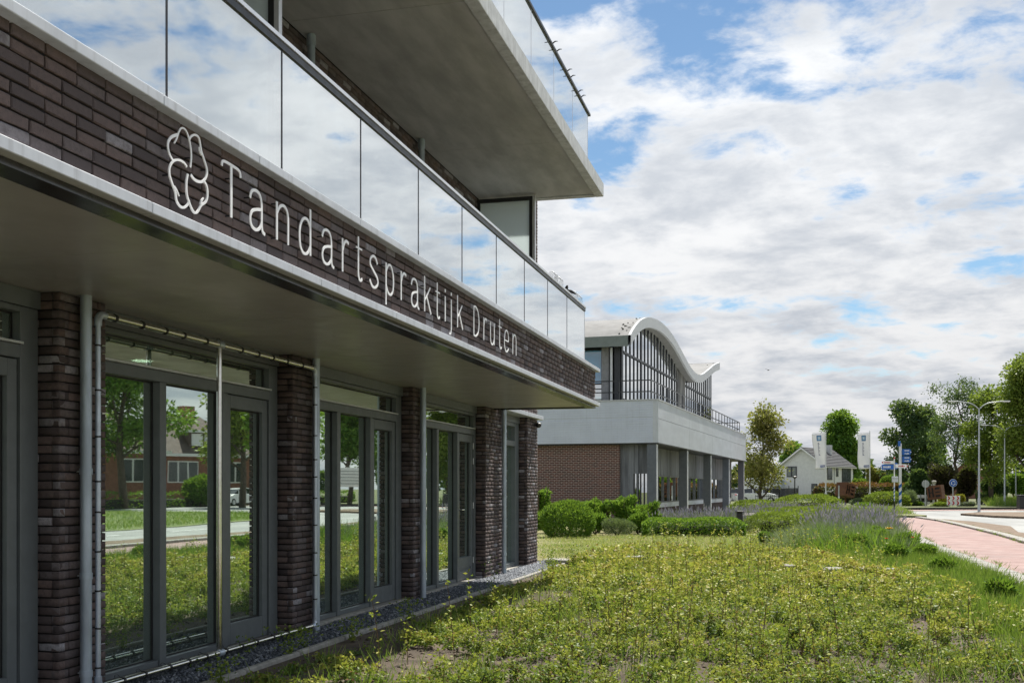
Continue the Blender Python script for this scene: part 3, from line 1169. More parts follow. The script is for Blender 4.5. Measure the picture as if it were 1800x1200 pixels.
# --- downpipes on the piers
def downpipe(y, x, r, z0, z1, collars, name='downpipe'):
    bb = MB()
    bb.tube([(x, y, z0), (x, y, z1)], r, 20)
    oo = cpart(bb, name, M_pipe, smooth=True, auto=50)
    for z in collars:
        c = MB()
        c.tube([(x, y, z - 0.022), (x, y, z + 0.022)], r + 0.005, 20)
        cpart(c, 'pipe_collar', M_pipe, oo, smooth=True, auto=50)
        c = MB()
        c.tube([(x, y, z), (XW - 0.01, y, z)], 0.006, 6)
        cpart(c, 'pipe_bracket', M_galv, oo)
    return oo


downpipe(6.745, -4.835, 0.040, -0.03, Z_SOF, (1.62, 0.88, 0.19))
downpipe(10.62, -4.835, 0.040, -0.03, Z_SOF, (0.22, 1.35))
downpipe(14.08, -4.835, 0.042, -0.03, Z_SOF, (0.33, 0.98, 1.75))
downpipe(18.42, -4.835, 0.042, -0.03, Z_SOF, (0.35, 1.63, 2.5))
# small wall lamp near the far corner
b = MB()
b.lathe([(0.02, 2.70), (0.055, 2.72), (0.06, 2.78), (0.03, 2.80)], (-4.82, 21.05), 12)
b.box(-4.895, -4.84, 21.02, 21.08, 2.74, 2.78)
cpart(b, 'wall_lamp', M_black)

# ================================================================== SIGN LETTERING
sign = empty('wall_sign', (XP, 5.0, 2.967))
tag(sign, 'white raised lettering and looped line emblem on the dark brick parapet', 'sign')


def stroke(bb, pts, w, x0, x1, smooth=True, taper=None):
    """ribbon of width w along 2D points (y,z), extruded from x0 to x1"""
    P_ = catmull([(p[0], p[1], 0) for p in pts], 6) if smooth and len(pts) > 2 else [Vector((p[0], p[1], 0)) for p in pts]
    n = len(P_)
    L_, R_ = [], []
    for i, p in enumerate(P_):
        d = (P_[min(i + 1, n - 1)] - P_[max(i - 1, 0)])
        d = d.normalized() if d.length > 1e-8 else Vector((1, 0, 0))
        q = Vector((-d.y, d.x, 0))
        ww = w
        if taper:
            t = i / (n - 1)
            ww = w * (taper[0] + (taper[1] - taper[0]) * t)
        L_.append(p + q * ww / 2)
        R_.append(p - q * ww / 2)
    vs = []
    for p, q in zip(L_, R_):
        vs += [(x1, p.x, p.y), (x1, q.x, q.y), (x0, p.x, p.y), (x0, q.x, q.y)]
    fs = []
    for i in range(n - 1):
        a, c = i * 4, i * 4 + 4
        fs += [(a, a + 1, c + 1, c), (a + 2, c + 2, c + 3, a + 3), (a, c, c + 2, a + 2), (a + 1, a + 3, c + 3, c + 1)]
    fs += [(0, 2, 3, 1), ((n - 1) * 4, (n - 1) * 4 + 1, (n - 1) * 4 + 3, (n - 1) * 4 + 2)]
    bb.add(vs, fs)


XH, CAP, ASC, DES = 0.235, 0.305, 0.312, -0.095
GL = {   # strokes in letter units: x 0..1 of the width, y in x-heights; last value: stroke weight
    'T': [([(.5, 0), (.5, 1.25)], 1.0, 0), ([(.0, 1.14), (.07, 1.27), (.5, 1.285), (.93, 1.25), (1.0, 1.10)], .75, 1)],
    'a': [([(.03, .74), (.15, .93), (.42, 1.0), (.68, .94), (.80, .76), (.82, .45), (.82, .18), (.88, .03), (1.04, -.02)], .85, 1),
          ([(.82, .58), (.45, .52), (.16, .42), (.04, .23), (.13, .05), (.38, -.01), (.64, .06), (.82, .24)], .85, 1)],
    'n': [([(.08, 0), (.08, 1.02)], .95, 0), ([(.08, .72), (.3, .93), (.58, 1.0), (.82, .90), (.90, .68), (.90, 0)], .85, 1)],
    'd': [([(.92, 0), (.92, 1.33)], .95, 0), ([(.92, .80), (.68, .98), (.36, .96), (.10, .72), (.04, .42), (.12, .13), (.36, -.01), (.68, .04), (.92, .28)], .85, 1)],
    'r': [([(.14, 0), (.14, 1.02)], .95, 0), ([(.14, .66), (.38, .90), (.66, .99), (1.0, .95)], .95, 1)],
    't': [([(.38, 1.36), (.38, .6), (.38, .22), (.50, .04), (.75, -.01), (1.0, .06)], .9, 1), ([(.02, .99), (.95, .99)], .6, 0)],
    's': [([(.88, .80), (.70, .96), (.42, 1.0), (.14, .88), (.12, .68), (.48, .51), (.86, .34), (.92, .15), (.66, .0), (.32, .0), (.05, .17)], .9, 1)],
    'p': [([(.08, -.40), (.08, 1.02)], .95, 0), ([(.08, .72), (.32, .96), (.64, .99), (.88, .76), (.95, .46), (.86, .15), (.62, .0), (.32, .04), (.08, .26)], .85, 1)],
    'k': [([(.08, 0), (.08, 1.33)], .95, 0), ([(.86, .99), (.13, .44)], .65, 0), ([(.36, .60), (.97, .0)], .95, 0)],
    'i': [([(.5, 0), (.5, 1.0)], 1.0, 0), ([(.5, 1.16), (.5, 1.28)], 1.05, 0)],
    'j': [([(.72, 1.0), (.72, .2), (.72, -.18), (.52, -.38), (.05, -.40)], .9, 1), ([(.72, 1.16), (.72, 1.28)], 1.0, 0)],
    'D': [([(.08, 0), (.08, 1.28)], .95, 0), ([(.08, 1.26), (.42, 1.27), (.80, 1.08), (.95, .66), (.82, .22), (.45, .02), (.08, .02)], .9, 1)],
    'u': [([(.08, 1.0), (.08, .32), (.18, .07), (.44, -.01), (.70, .05), (.90, .28)], .85, 1), ([(.90, 1.0), (.90, 0)], .95, 0)],
    'e': [([(.06, .50), (.93, .50), (.92, .72), (.76, .93), (.50, 1.0), (.22, .88), (.05, .54), (.11, .20), (.34, .0), (.64, -.01), (.94, .15)], .85, 2)],
}
LET = [('T', 5.602, 5.821), ('a', 5.932, 6.122), ('n', 6.275, 6.468), ('d', 6.611, 6.801), ('a', 6.972, 7.171), ('r', 7.314, 7.443), ('t', 7.584, 7.706),
       ('s', 7.850, 8.042), ('p', 8.192, 8.386), ('r', 8.539, 8.678), ('a', 8.805, 9.005), ('k', 9.144, 9.339), ('t', 9.467, 9.592), ('i', 9.724, 9.786),
       ('j', 9.875, 9.972), ('k', 10.132, 10.325), ('D', 10.695, 10.912), ('r', 11.068, 11.198), ('u', 11.337, 11.524), ('t', 11.681, 11.824),
       ('e', 11.934, 12.146), ('n', 12.316, 12.507)]
SW = 0.0225
BASE = 3.066 - 2.967
for ch, a, c in LET:
    bb = MB()
    for q, (pts, w, sm) in enumerate(GL[ch]):
        pp = [(a - 5.0 + x * (c - a), BASE + y * XH) for x, y in pts]
        if sm == 2:
            stroke(bb, pp[:2], SW * w * .75, 0.036, 0.0405, False)
            pp = pp[1:]
        stroke(bb, pp, SW * w, 0.036, 0.041 + q * 0.0006, bool(sm))
    lo = bb.build('letter', M_white, sign)
    for (x, y) in ((GL[ch][0][0][0]), (GL[ch][0][0][-1])):
        pn = MB()
        py_, pz_ = a - 5.0 + x * (c - a), BASE + max(0.04, min(0.96, y)) * XH
        pn.tube([(0.0, py_, pz_), (0.0358, py_, pz_)], 0.005, 6)
        pn.build('standoff_pin', M_black, lo)

# emblem, traced as four looping strokes (photo crop units -> metres on the wall)
def emb(u, v):
    px, py = 280 + u / 4.0, 200 + v / 4.0
    kk = (px - 900) / F_PX
    depth = -3.13 / (kk * CT - ST)
    return (kk * depth * ST + depth * CT - 5.0, CAM_H - (py - 858) * depth / F_PX - 2.967)


EMB = [
    ([(130, 148), (90, 162), (66, 195), (63, 240), (76, 290), (97, 327)], (1.1, 0.8)),
    ([(106, 207), (122, 178), (138, 130), (158, 101), (186, 116), (208, 170), (222, 240), (226, 310), (219, 376)], (0.5, 0.8)),
    ([(212, 184), (224, 160), (250, 149), (276, 166), (288, 212), (296, 262), (318, 330), (336, 395), (330, 442), (308, 474), (278, 478), (246, 462), (222, 430)], (0.7, 1.1)),
    ([(279, 234), (284, 262), (298, 290)], (0.3, 0.8)),
    ([(193, 373), (170, 343), (132, 325), (97, 335), (73, 375), (72, 430), (92, 495), (112, 550), (122, 612), (148, 652), (176, 658), (202, 632), (208, 604)], (0.8, 0.9)),
    ([(139, 580), (122, 540), (104, 512)], (0.3, 0.9)),
    ([(199, 425), (190, 480), (192, 560), (210, 625), (234, 680), (254, 697), (272, 682), (292, 645), (322, 622), (336, 588), (337, 535), (326, 495), (310, 474)], (0.8, 0.9)),
    ([(309, 592), (296, 612), (290, 640)], (0.4, 1.1)),
]
bb = MB()
for q, (pts, tp) in enumerate(EMB):
    stroke(bb, [emb(*p) for p in pts], 0.0150, 0.036, 0.041 + q * 0.0005, True, tp)
eo = bb.build('emblem', M_white, sign)
pn = MB()
for p in ((63, 240), (336, 395), (72, 430), (192, 560), (226, 310)):
    yv, zv = emb(*p)
    pn.tube([(0.0, yv, zv), (0.0358, yv, zv)], 0.005, 6)
pn.build('standoff_pin', M_black, eo)

# ================================================================== TUBE FRAME IN FRONT OF THE FIRST BAY
tf = empty('tube_rack', (-4.80, 6.82, 0))
tag(tf, 'thin metal tube frame with black cable ties around the nearest full window bay', 'frame')
rT = 0.0195


def tf_tube(pts, name, m, r=rT):
    bb = MB()
    bb.tube([(x + 4.80, y - 6.82, z) for x, y, z in pts], r, 14)
    return bb.build(name, m, tf, smooth=True, auto=60)


yA, yB, zA, zB = 6.82, 10.50, 0.075, 2.745
xT = -4.79
M_tubez = mat('zinc_tube', (0.46, 0.52, 0.60), 0.35, 0.5, var=0.08)
left = tf_tube([(xT, yA, -0.02), (xT, yA, zB - 0.045)], 'tube', M_tubez)
right = tf_tube([(xT, yB, zA + 0.045), (xT, yB, zB - 0.045)], 'tube', M_tubez)
topt = tf_tube([(xT, yA + 0.045, zB), (xT, yB - 0.045, zB)], 'tube', M_steel, 0.026)
bott = tf_tube([(xT, yA + 0.045, zA), (xT, yB - 0.045, zA)], 'tube', M_steel, 0.026)
post = tf_tube([(xT - 0.01, 8.545, zA + 0.02), (xT - 0.01, 8.545, zB - 0.02)], 'tube', M_steel, 0.023)
for (yy_, zz_, sy, sz_) in ((yA, zB, 1, -1), (yB, zB, -1, -1), (yB, zA, -1, 1), (yA, zA, 1, 1)):
    pts = []
    for k in range(7):
        t = k / 6 * math.pi / 2
        pts.append((xT, yy_ + sy * (0.052 - 0.052 * math.cos(t)), zz_ + sz_ * (0.052 - 0.052 * math.sin(t))))
    tf_tube([(xT, yy_, zz_ + sz_ * 0.085)] + pts + [(xT, yy_ + sy * 0.085, zz_)], 'elbow', M_tubez, 0.0275)
for (yy_, zz_) in ((8.545, zA), (8.545, zB)):
    tf_tube([(xT, yy_ - 0.04, zz_), (xT, yy_ + 0.04, zz_)], 'tee', M_tubez, 0.031)
tie_v = tie_h = None


def tie(y, z, vertical):
    global tie_v, tie_h
    me = tie_v if vertical else tie_h
    if me is None:
        bb = MB()
        if vertical:
            bb.tube([(0, 0, -0.006), (0, 0, 0.006)], rT + 0.004, 10)
            bb.tube([(-0.01, 0.012, 0.004), (-0.03, 0.05, 0.002), (-0.045, 0.085, 0.008), (-0.04, 0.11, -0.004)], 0.0035, 5)
            bb.tube([(-0.012, 0.012, -0.004), (-0.03, 0.05, -0.012), (-0.045, 0.09, -0.002)], 0.003, 5)
        else:
            bb.tube([(0, -0.012, 0), (0, 0.012, 0)], 0.0305, 12)
            bb.tube([(-0.01, 0.0, 0.02), (-0.03, -0.02, 0.05), (-0.04, -0.04, 0.045), (-0.03, -0.05, 0.03)], 0.003, 5)
        o_ = bb.build('cable_tie', M_black, tf)
        if vertical:
            tie_v = o_.data
        else:
            tie_h = o_.data
    else:
        o_ = link_mesh('cable_tie', me, None, tf)
    o_.location = (xT + 4.80, y - 6.82, z)
    o_.rotation_euler = (random.uniform(-.1, .1), random.uniform(-.35, .35) if not vertical else 0, random.uniform(-.2, .2) if vertical else 0)


for z in (2.52, 2.20, 1.87, 1.55, 1.33, 1.05, 0.77, 0.50, 0.22):
    tie(yA, z, True)
for z in (2.55, 2.37, 2.05, 1.80, 1.62, 1.40, 1.12, 0.83, 0.60, 0.35):
    tie(yB, z, True)
for k in range(11):
    tie(yA + 0.22 + k * 0.31 + random.uniform(-.03, .03), zB, False)
    tie(yA + 0.30 + k * 0.30 + random.uniform(-.03, .03), zA, False)


# ================================================================== BIRDS
def bird(name, p, ry, s, label, flying=False, group=None):
    r = empty(name, p, ry)
    tag(r, label, 'bird', group)
    bb = MB()
    if flying:
        bb.tube([(0, -0.12, 0), (0, -0.05, 0.01), (0, 0.05, 0.0), (0, 0.16, 0)], [0.005, 0.03, 0.028, 0.006], 8)
        bb.add([(0, -0.05, 0.01), (0.28, -0.02, 0.10), (0.26, 0.05, 0.10), (0, 0.05, 0.01)], [(0, 1, 2, 3)])
        bb.add([(0, -0.05, 0.01), (-0.28, -0.02, 0.10), (-0.26, 0.05, 0.10), (0, 0.05, 0.01)], [(3, 2, 1, 0)])
    else:
        bb.tube([(0, -0.075, 0.060), (0, -0.06, 0.068), (0, -0.035, 0.066), (0, 0.0, 0.052), (0, 0.04, 0.035), (0, 0.085, 0.012)],
                [0.002, 0.014, 0.015, 0.026, 0.018, 0.006], 10)
    body = bb.build('body', mat('dark_feather', (0.02, 0.02, 0.023), 0.7), r, smooth=True)
    if not flying:
        for sx in (-0.01, 0.01):
            lb = MB()
            lb.tube([(sx, 0.0, 0.035), (sx, 0.002, 0.0)], 0.0022, 5)
            lb.build('leg', M_black, r)
    for o_ in [r]:
        o_.scale = (s, s, s)
    return r


bird('small_bird', (-3.195, 15.82, 4.412), R(20), 1.0, 'small dark bird on the white handrail, the one farther from the end', group='birds on the rail')
bird('small_bird', (-3.195, 16.12, 4.412), R(-60), 1.0, 'small dark bird on the white handrail, nearest the rail end', group='birds on the rail')
pb = at(1351, 90)
bird('flying_bird', (pb.x, pb.y, hgt(650.5, 90)), R(30), 1.2, 'tiny dark bird flying in the grey sky', True)

# ================================================================== WAVE-ROOFED NEIGHBOUR
c0 = at(1157, 46.4)
office = empty('wave_roof_building', (c0.x, c0.y, 0), R(-4.17))
tag(office, 'low brick and grey panel building with a white wave shaped roof and dark railing', 'building')


def opart(bb, name, m, parent=None, **kw):
    return bb.build(name, m, parent or office, **kw)


M_fasciaR = mat('grey_panel', (0.52, 0.555, 0.60), 0.45, 0.0, var=0.06, scale=1.2, stretch=(1, .4, 1.5), streak=.25)
M_fasciaL = mat('ribbed_panel', (0.54, 0.59, 0.69), 0.45, 0.0, var=0.04, scale=1.2, streak=.15)
M_ocol = mat('dark_column', (0.115, 0.13, 0.15), 0.6, var=0.08)
M_oconc = mat('streaked_concrete', (0.16, 0.17, 0.185), 0.85, var=0.3, scale=2.2, bump=0.1, bscale=40, stretch=(2.5, 2.5, 0.25))
M_odark = mat('dark_mullion', (0.020, 0.023, 0.028), 0.45)
M_oglass = glass_mat('office_glass', (0.12, 0.15, 0.17), 0.62, 0.97, 1.3)
M_oblue = glass_mat('blue_glass', (0.10, 0.25, 0.36), 0.16, 0.6, 3.0, body=(0.06, 0.26, 0.46), body_w=0.85)
M_roofw = mat('pale_roof', (0.175, 0.175, 0.175), 0.8, var=0.12, scale=0.8, bump=0.1, bscale=20, blot=.3)
M_rooffas = mat('white_roof_edge', (0.46, 0.48, 0.50), 0.5, var=0.04, streak=.25)
M_eave = mat('grey_green_eave', (0.17, 0.20, 0.195), 0.6, var=0.06)

# red brick with light joints (bricks are only a few pixels here)
mB = bpy.data.materials.new('red_brick_far')
mB.use_nodes = True
t_ = NT(mB.node_tree)
tcn = t_.new('ShaderNodeTexCoord')
sp_ = t_.new('ShaderNodeSeparateXYZ')
t_.link(tcn.outputs['Object'], sp_.inputs[0])
cb_ = t_.new('ShaderNodeCombineXYZ')
t_.link(t_.math('ADD', sp_.outputs[0], sp_.outputs[1]), cb_.inputs[0])
t_.link(sp_.outputs[2], cb_.inputs[1])
bt = t_.new('ShaderNodeTexBrick')
t_.link(cb_.outputs[0], bt.inputs['Vector'])
bt.inputs['Color1'].default_value = (0.135, 0.050, 0.037, 1)
bt.inputs['Color2'].default_value = (0.062, 0.030, 0.027, 1)
bt.inputs['Mortar'].default_value = (0.36, 0.30, 0.26, 1)
bt.inputs['Scale'].default_value = 1.0
bt.inputs['Brick Width'].default_value = 0.22
bt.inputs['Row Height'].default_value = 0.078
bt.inputs['Mortar Size'].default_value = 0.011
t_.link(bt.outputs['Color'], t_.n['Principled BSDF'].inputs['Base Color'])
t_.n['Principled BSDF'].inputs['Roughness'].default_value = 0.85
bn_ = t_.new('ShaderNodeBump')
bn_.inputs['Strength'].default_value = 0.6
bn_.inputs['Distance'].default_value = 0.01
bn_.invert = True
t_.link(bt.outputs['Fac'], bn_.inputs['Height'])
t_.link(bn_.outputs[0], t_.n['Principled BSDF'].inputs['Normal'])

FZ0, FZ1, FJ = 3.45, 5.25, 4.485
# fascia panels right side
for a, c in ((0.0, 8.18), (8.18, 16.25), (16.25, 24.4), (24.4, 33.0)):
    for z0, z1 in ((FZ0, FJ), (FJ, FZ1)):
        b = MB()
        b.box(-0.22, 0.0, a + 0.012, c - 0.012, z0 + (0.008 if z0 > FZ0 else 0), z1 - (0.008 if z1 < FZ1 else 0))
        opart(b, 'fascia_panel', M_fasciaR)
# left side: ribbed boards (each rib a board)
for k in range(18):
    z0 = FZ0 + k * 0.1
    b = MB()
    dep = 0.0 if k != 10 else 0.014
    b.prism([(0.004 + dep, z0), (0.0 + dep, z0 + 0.01), (0.0 + dep, z0 + 0.096), (0.008, z0 + 0.0985), (0.2, z0 + 0.0985), (0.2, z0)],
            lambda y, z: (-16.0, y, z), lambda y, z: (-0.224, y, z))
    opart(b, 'fascia_board', M_fasciaL)
b = MB()
b.box(-0.222, 0.004, -0.008, 0.010, FZ0, FZ1)
opart(b, 'corner_trim', M_fasciaR)
b = MB()
b.box(-16.05, 0.03, -0.03, 33.03, FZ1 + 0.001, FZ1 + 0.06)
opart(b, 'roof_edge_cap', M_rooffas)
b = MB()
b.box(-16, -0.23, 0.21, 32.98, 3.50, 5.20)
opart(b, 'terrace_deck', M_oconc)
b = MB()
b.box(-16, -0.02, 0.02, 32.98, 3.40, 3.449)
opart(b, 'fascia_base', M_odark)
# columns
for u in (0.22, 8.2, 16.3, 24.4, 32.6):
    b = MB()
    b.bbox(-0.50, -0.10, u - 0.15, u + 0.15, -0.1, 3.40, 0.01)
    co_ = opart(b, 'column', M_ocol)
    b = MB()
    b.box(-0.098, -0.080, u - 0.14, u + 0.14, 0.0, 3.38)
    opart(b, 'column_edge', mat('light_edge', (0.55, 0.57, 0.60), 0.45), co_)
# recessed wall between columns
XR = -0.95
us = [0.37, 8.05, 16.15, 24.25, 32.45]
for a, c in zip(us[:-1], us[1:]):
    n = 6
    for k in range(n):
        y0, y1 = a + (c - a) * k / n, a + (c - a) * (k + 1) / n
        b = MB()
        b.box(XR - 0.15, XR + (0.0 if k % 2 else 0.012), y0 + 0.006, y1 - 0.006, 2.14, 3.40)
        opart(b, 'concrete_panel', M_oconc)
    b = MB()
    b.box(XR - 0.10, XR - 0.02, a, c, 0.60, 0.82)
    opart(b, 'sill_panel', mat('pale_sill', (0.52, 0.56, 0.60), 0.5))
    b = MB()
    b.box(XR - 0.14, XR - 0.06, a, c, -0.05, 0.60)
    opart(b, 'plinth', mat('brown_plinth', (0.05, 0.03, 0.027), 0.8))
    b = MB()
    b.box(XR - 0.09, XR - 0.075, a, c, 0.82, 2.14)
    wo_ = opart(b, 'office_window', M_oglass)
    b = MB()
    m_ = 5
    for k in range(m_ + 1):
        y = a + 0.03 + (c - a - 0.06) * k / m_
        b.box(XR - 0.074, XR - 0.01, y - 0.03, y + 0.03, 0.821, 2.139)
    b.box(XR - 0.074, XR - 0.015, a + 0.07, c - 0.07, 2.06, 2.139)
    b.box(XR - 0.074, XR - 0.015, a + 0.07, c - 0.07, 0.821, 0.88)
    opart(b, 'mullion', mat('grey_mullion', (0.13, 0.14, 0.15), 0.5), wo_)
    b = MB()
    for k in range(9):
        y = a + 0.5 + (c - a - 1.0) * k / 8
        b.box(XR - 0.6, XR - 0.58, y - 0.22, y + 0.16, 0.85, 2.1)
    opart(b, 'curtain', mat('grey_curtain', (0.03, 0.032, 0.037), 0.9), wo_)
b = MB()
b.box(-15.9, -1.5, 2.2, 32.4, -0.05, 3.39)
opart(b, 'inner_core', M_odark)
# front wall
b = MB()
b.box(-16, -1.75, 0.28, 0.60, -0.1, 3.40)
opart(b, 'brick_wall', mB)
b = MB()
b.box(-1.748, -1.17, 0.45, 0.60, -0.1, 2.138)
opart(b, 'concrete_panel', M_oconc)
for x0, x1 in ((-1.748, -1.13), (-1.122, -0.505)):
    b = MB()
    b.box(x0, x1, 0.45, 0.60, 2.14, 3.40)
    opart(b, 'concrete_panel', M_oconc)
b = MB()
b.box(-1.165, -0.505, 0.50, 0.515, 0.1, 2.138)
wo_ = opart(b, 'office_window', M_oglass)
b = MB()
for x in (-1.14, -0.86, -0.70, -0.53):
    b.box(x - 0.025, x + 0.025, 0.45, 0.499, 0.1, 2.137)
opart(b, 'mullion', M_odark, wo_)

# terrace railing
rl_ = MB()
for z in (6.17, 5.68):
    rl_.box(-0.42, -0.375, 0.38, 32.6, z - 0.03, z + 0.015)
    rl_.box(-15.5, -0.421, 0.38, 0.425, z - 0.03, z + 0.015)
    rl_.box(-15.5, -0.421, 32.55, 32.6, z - 0.03, z + 0.015)
ro = opart(rl_, 'railing', M_odark)
pm = None
for u in [0.4 + 1.34 * k for k in range(25)]:
    if pm is None:
        b = MB()
        b.box(-0.02, 0.02, -0.02, 0.02, 5.31, 6.14)
        o = opart(b, 'railing_post', M_odark, ro)
        pm = o.data
    else:
        o = link_mesh('railing_post', pm, None, ro)
    o.location = (-0.397, u, 0)
for k in range(1, 10):
    o = link_mesh('railing_post', pm, None, ro)
    o.location = (-0.397 - 1.4 * k, 0.4, 0)
    o = link_mesh('railing_post', pm, None, ro)
    o.location = (-0.397 - 1.4 * k, 32.57, 0)

# wave roof
prof = [(1.45, 8.26), (2.2, 8.66), (3.5, 9.18), (5.0, 9.55), (6.6, 9.76), (8.6, 9.86), (10.8, 9.78), (13.0, 9.50), (15.2, 9.08), (17.4, 8.66), (19.2, 8.45), (20.8, 8.43), (22.6, 8.62), (25.4, 9.22), (28.0, 9.80), (30.5, 10.22)]
pc = catmull([(a, z, 0) for a, z in prof], 5)
TH_R = 0.44
n = len(pc)
nrm = []
for i in range(n):
    d = (pc[min(i + 1, n - 1)] - pc[max(i - 1, 0)]).normalized()
    nrm.append(Vector((d.y, -d.x, 0)) if d.x > 0 else Vector((0, -1, 0)))
low_ = [pc[i] + Vector((0, -TH_R, 0)) for i in range(n)]
X0r, X1r = -13.5, -1.5


def ribbon(bb, A, B):
    m_ = len(A)
    bb.add(list(A) + list(B), [(i, i + 1, m_ + i + 1, m_ + i) for i in range(m_ - 1)])


b = MB()
ribbon(b, [(X0r, p.x, p.y) for p in pc], [(X1r - 0.12, p.x, p.y) for p in pc])
wr = opart(b, 'wave_roof', M_roofw, smooth=True)
b = MB()
ribbon(b, [(X1r - 0.12, p.x, p.y) for p in low_], [(X0r, p.x, p.y) for p in low_])
opart(b, 'roof_soffit', mat('roof_soffit', (0.20, 0.20, 0.195), 0.7), wr, smooth=True)
b = MB()
A_ = [(X1r, p.x, p.y + 0.03) for p in pc]
B_ = [(X1r, p.x, p.y - 0.02) for p in low_]
ribbon(b, A_, B_)
ribbon(b, [(X1r - 0.12, p.x, p.y + 0.03) for p in pc], A_)
ribbon(b, B_, [(X1r - 0.12, p.x, p.y - 0.02) for p in low_])
opart(b, 'roof_edge', M_rooffas, wr)
b = MB()
b.box(X0r, X1r - 0.125, 1.38, 1.46, 7.80, 8.27)
opart(b, 'eave_board', M_eave, wr)
b = MB()
b.box(X0r, X1r - 0.125, 30.48, 30.56, 9.74, 10.23)
opart(b, 'eave_board', M_odark, wr)
for k in range(20):              # lumps of moss along the roof edge
    i = random.randrange(2, n - 2)
    if random.random() < .6:
        i = random.randrange(1, 18)
    p = pc[i]
    b = MB()
    s = random.uniform(0.03, 0.06)
    b.lathe([(s * .6, p.y + 0.01), (s, p.y + s * .5), (s * .4, p.y + s)], (X1r - 0.2 - random.random() * 0.5, p.x), 6)
    opart(b, 'moss_tuft', mat('dark_moss', (0.05, 0.05, 0.035), 0.95), wr)


def roof_low(u):
    for i in range(n - 1):
        if pc[i].x <= u <= pc[i + 1].x:
            t = (u - pc[i].x) / (pc[i + 1].x - pc[i].x)
            return low_[i].y * (1 - t) + low_[i + 1].y * t
    return low_[0].y if u < pc[0].x else low_[-1].y


XGZ = -2.05
u0, u1 = 2.1, 30.0
segs = np.linspace(u0, u1, 34)
gl_root = None
for k in range(33):
    a, c = segs[k], segs[k + 1]
    if 16.2 < (a + c) / 2 < 19.0:
        continue
    b = MB()
    b.add([(XGZ, a, 5.3), (XGZ, c, 5.3), (XGZ, c, roof_low(c) - 0.01), (XGZ, a, roof_low(a) - 0.01)], [(0, 1, 2, 3)])
    opart(b, 'glazing_pane', M_oglass)
b = MB()
b.box(XGZ - 0.3, XGZ + 0.05, 16.3, 18.95, 5.26, roof_low(17.6) + 0.1)
opart(b, 'concrete_pillar', mat('stained_concrete', (0.24, 0.235, 0.225), 0.9, col2=(0.08, 0.08, 0.08), scale=1.6, stretch=(1, 1, .4)))
for k, u in enumerate(segs):
    if 16.3 < u < 18.9:
        continue
    b = MB()
    w_ = 0.06 if k % 5 else 0.15
    b.box(XGZ + 0.002, XGZ + 0.035, u - w_, u + w_, 5.28, roof_low(u) + 0.03)
    opart(b, 'glazing_mullion', M_odark)
for a, c in ((2.2, 16.25), (19.0, 29.9)):
    b = MB()
    b.box(XGZ + 0.036, XGZ + 0.06, a, c, 7.60, 7.70)
    opart(b, 'glazing_transom', M_odark)
# front of the upper storey: grey pillar, blue windows
b = MB()
b.box(-2.35, -2.08, 1.9, 2.09, 5.26, 7.9)
opart(b, 'front_post', M_odark)
b = MB()
b.box(-2.95, -2.62, 1.95, 2.25, 5.26, 7.85)
opart(b, 'front_pillar', mat('grey_pillar', (0.22, 0.22, 0.225), 0.8))
b = MB()
b.tube([(-2.48, 1.86, 5.26), (-2.48, 1.86, 7.8)], 0.06, 10)
opart(b, 'front_pipe', M_galv)
for (x0, x1) in ((-4.0, -2.95), (-5.2, -4.0), (-8.4, -5.2)):
    for (z0, z1, m_) in ((6.25, 7.75, M_oblue), (5.30, 6.20, M_oglass)):
        b = MB()
        b.box(x0 + 0.05, x1 - 0.05, 2.15, 2.165, z0, z1)
        wo_ = opart(b, 'front_window', m_)
        b = MB()
        b.box(x0, x0 + 0.05, 2.10, 2.2, z0 - 0.05, z1 + 0.05)
        b.box(x1 - 0.05, x1 - 0.001, 2.10, 2.2, z0 - 0.05, z1 + 0.05)
        b.box(x0 + 0.051, x1 - 0.051, 2.10, 2.2, z1, z1 + 0.05)
        b.box(x0 + 0.051, x1 - 0.051, 2.10, 2.2, z0 - 0.05, z0)
        opart(b, 'front_window_frame', M_odark, wo_)
b = MB()
b.box(-12.5, -2.3, 3.2, 29.5, 5.26, 7.7)
opart(b, 'upper_core', mat('dim_interior', (0.05, 0.055, 0.06), 0.9))

# ================================================================== FOLIAGE TOOLS
def unit(v):
    return v / np.maximum(np.linalg.norm(v, axis=-1, keepdims=True), 1e-9)


def leaf_arrays(P_, D_, L_, W_, tint):
    """diamond leaves: points, directions, lengths, widths -> V, F, tint"""
    n_ = len(P_)
    D_ = unit(D_)
    rnd = RNG.normal(size=(n_, 3))
    S_ = unit(np.cross(D_, rnd))
    N_ = np.cross(S_, D_)
    L_ = np.broadcast_to(L_, (n_,))[:, None]
    W_ = np.broadcast_to(W_, (n_,))[:, None]
    v0 = P_
    v1 = P_ + D_ * L_ * .45 + S_ * W_ * .5 + N_ * W_ * .12
    v2 = P_ + D_ * L_
    v3 = P_ + D_ * L_ * .45 - S_ * W_ * .5 + N_ * W_ * .12
    V_ = np.stack([v0, v1, v2, v3], 1).reshape(-1, 3)
    F_ = np.arange(n_ * 4).reshape(-1, 4)
    return V_, F_, np.repeat(np.clip(tint, 0, 1), 4)


def leaf_obj(name, parts, m, parent=None):
    Vs, Fs, Ts, o_ = [], [], [], 0
    for V_, F_, T_ in parts:
        Vs.append(V_)
        Fs.append(F_ + o_)
        Ts.append(T_)
        o_ += len(V_)
    return link_mesh(name, fast_mesh(name, np.concatenate(Vs), np.concatenate(Fs), {'tint': np.concatenate(Ts)}), m, parent)


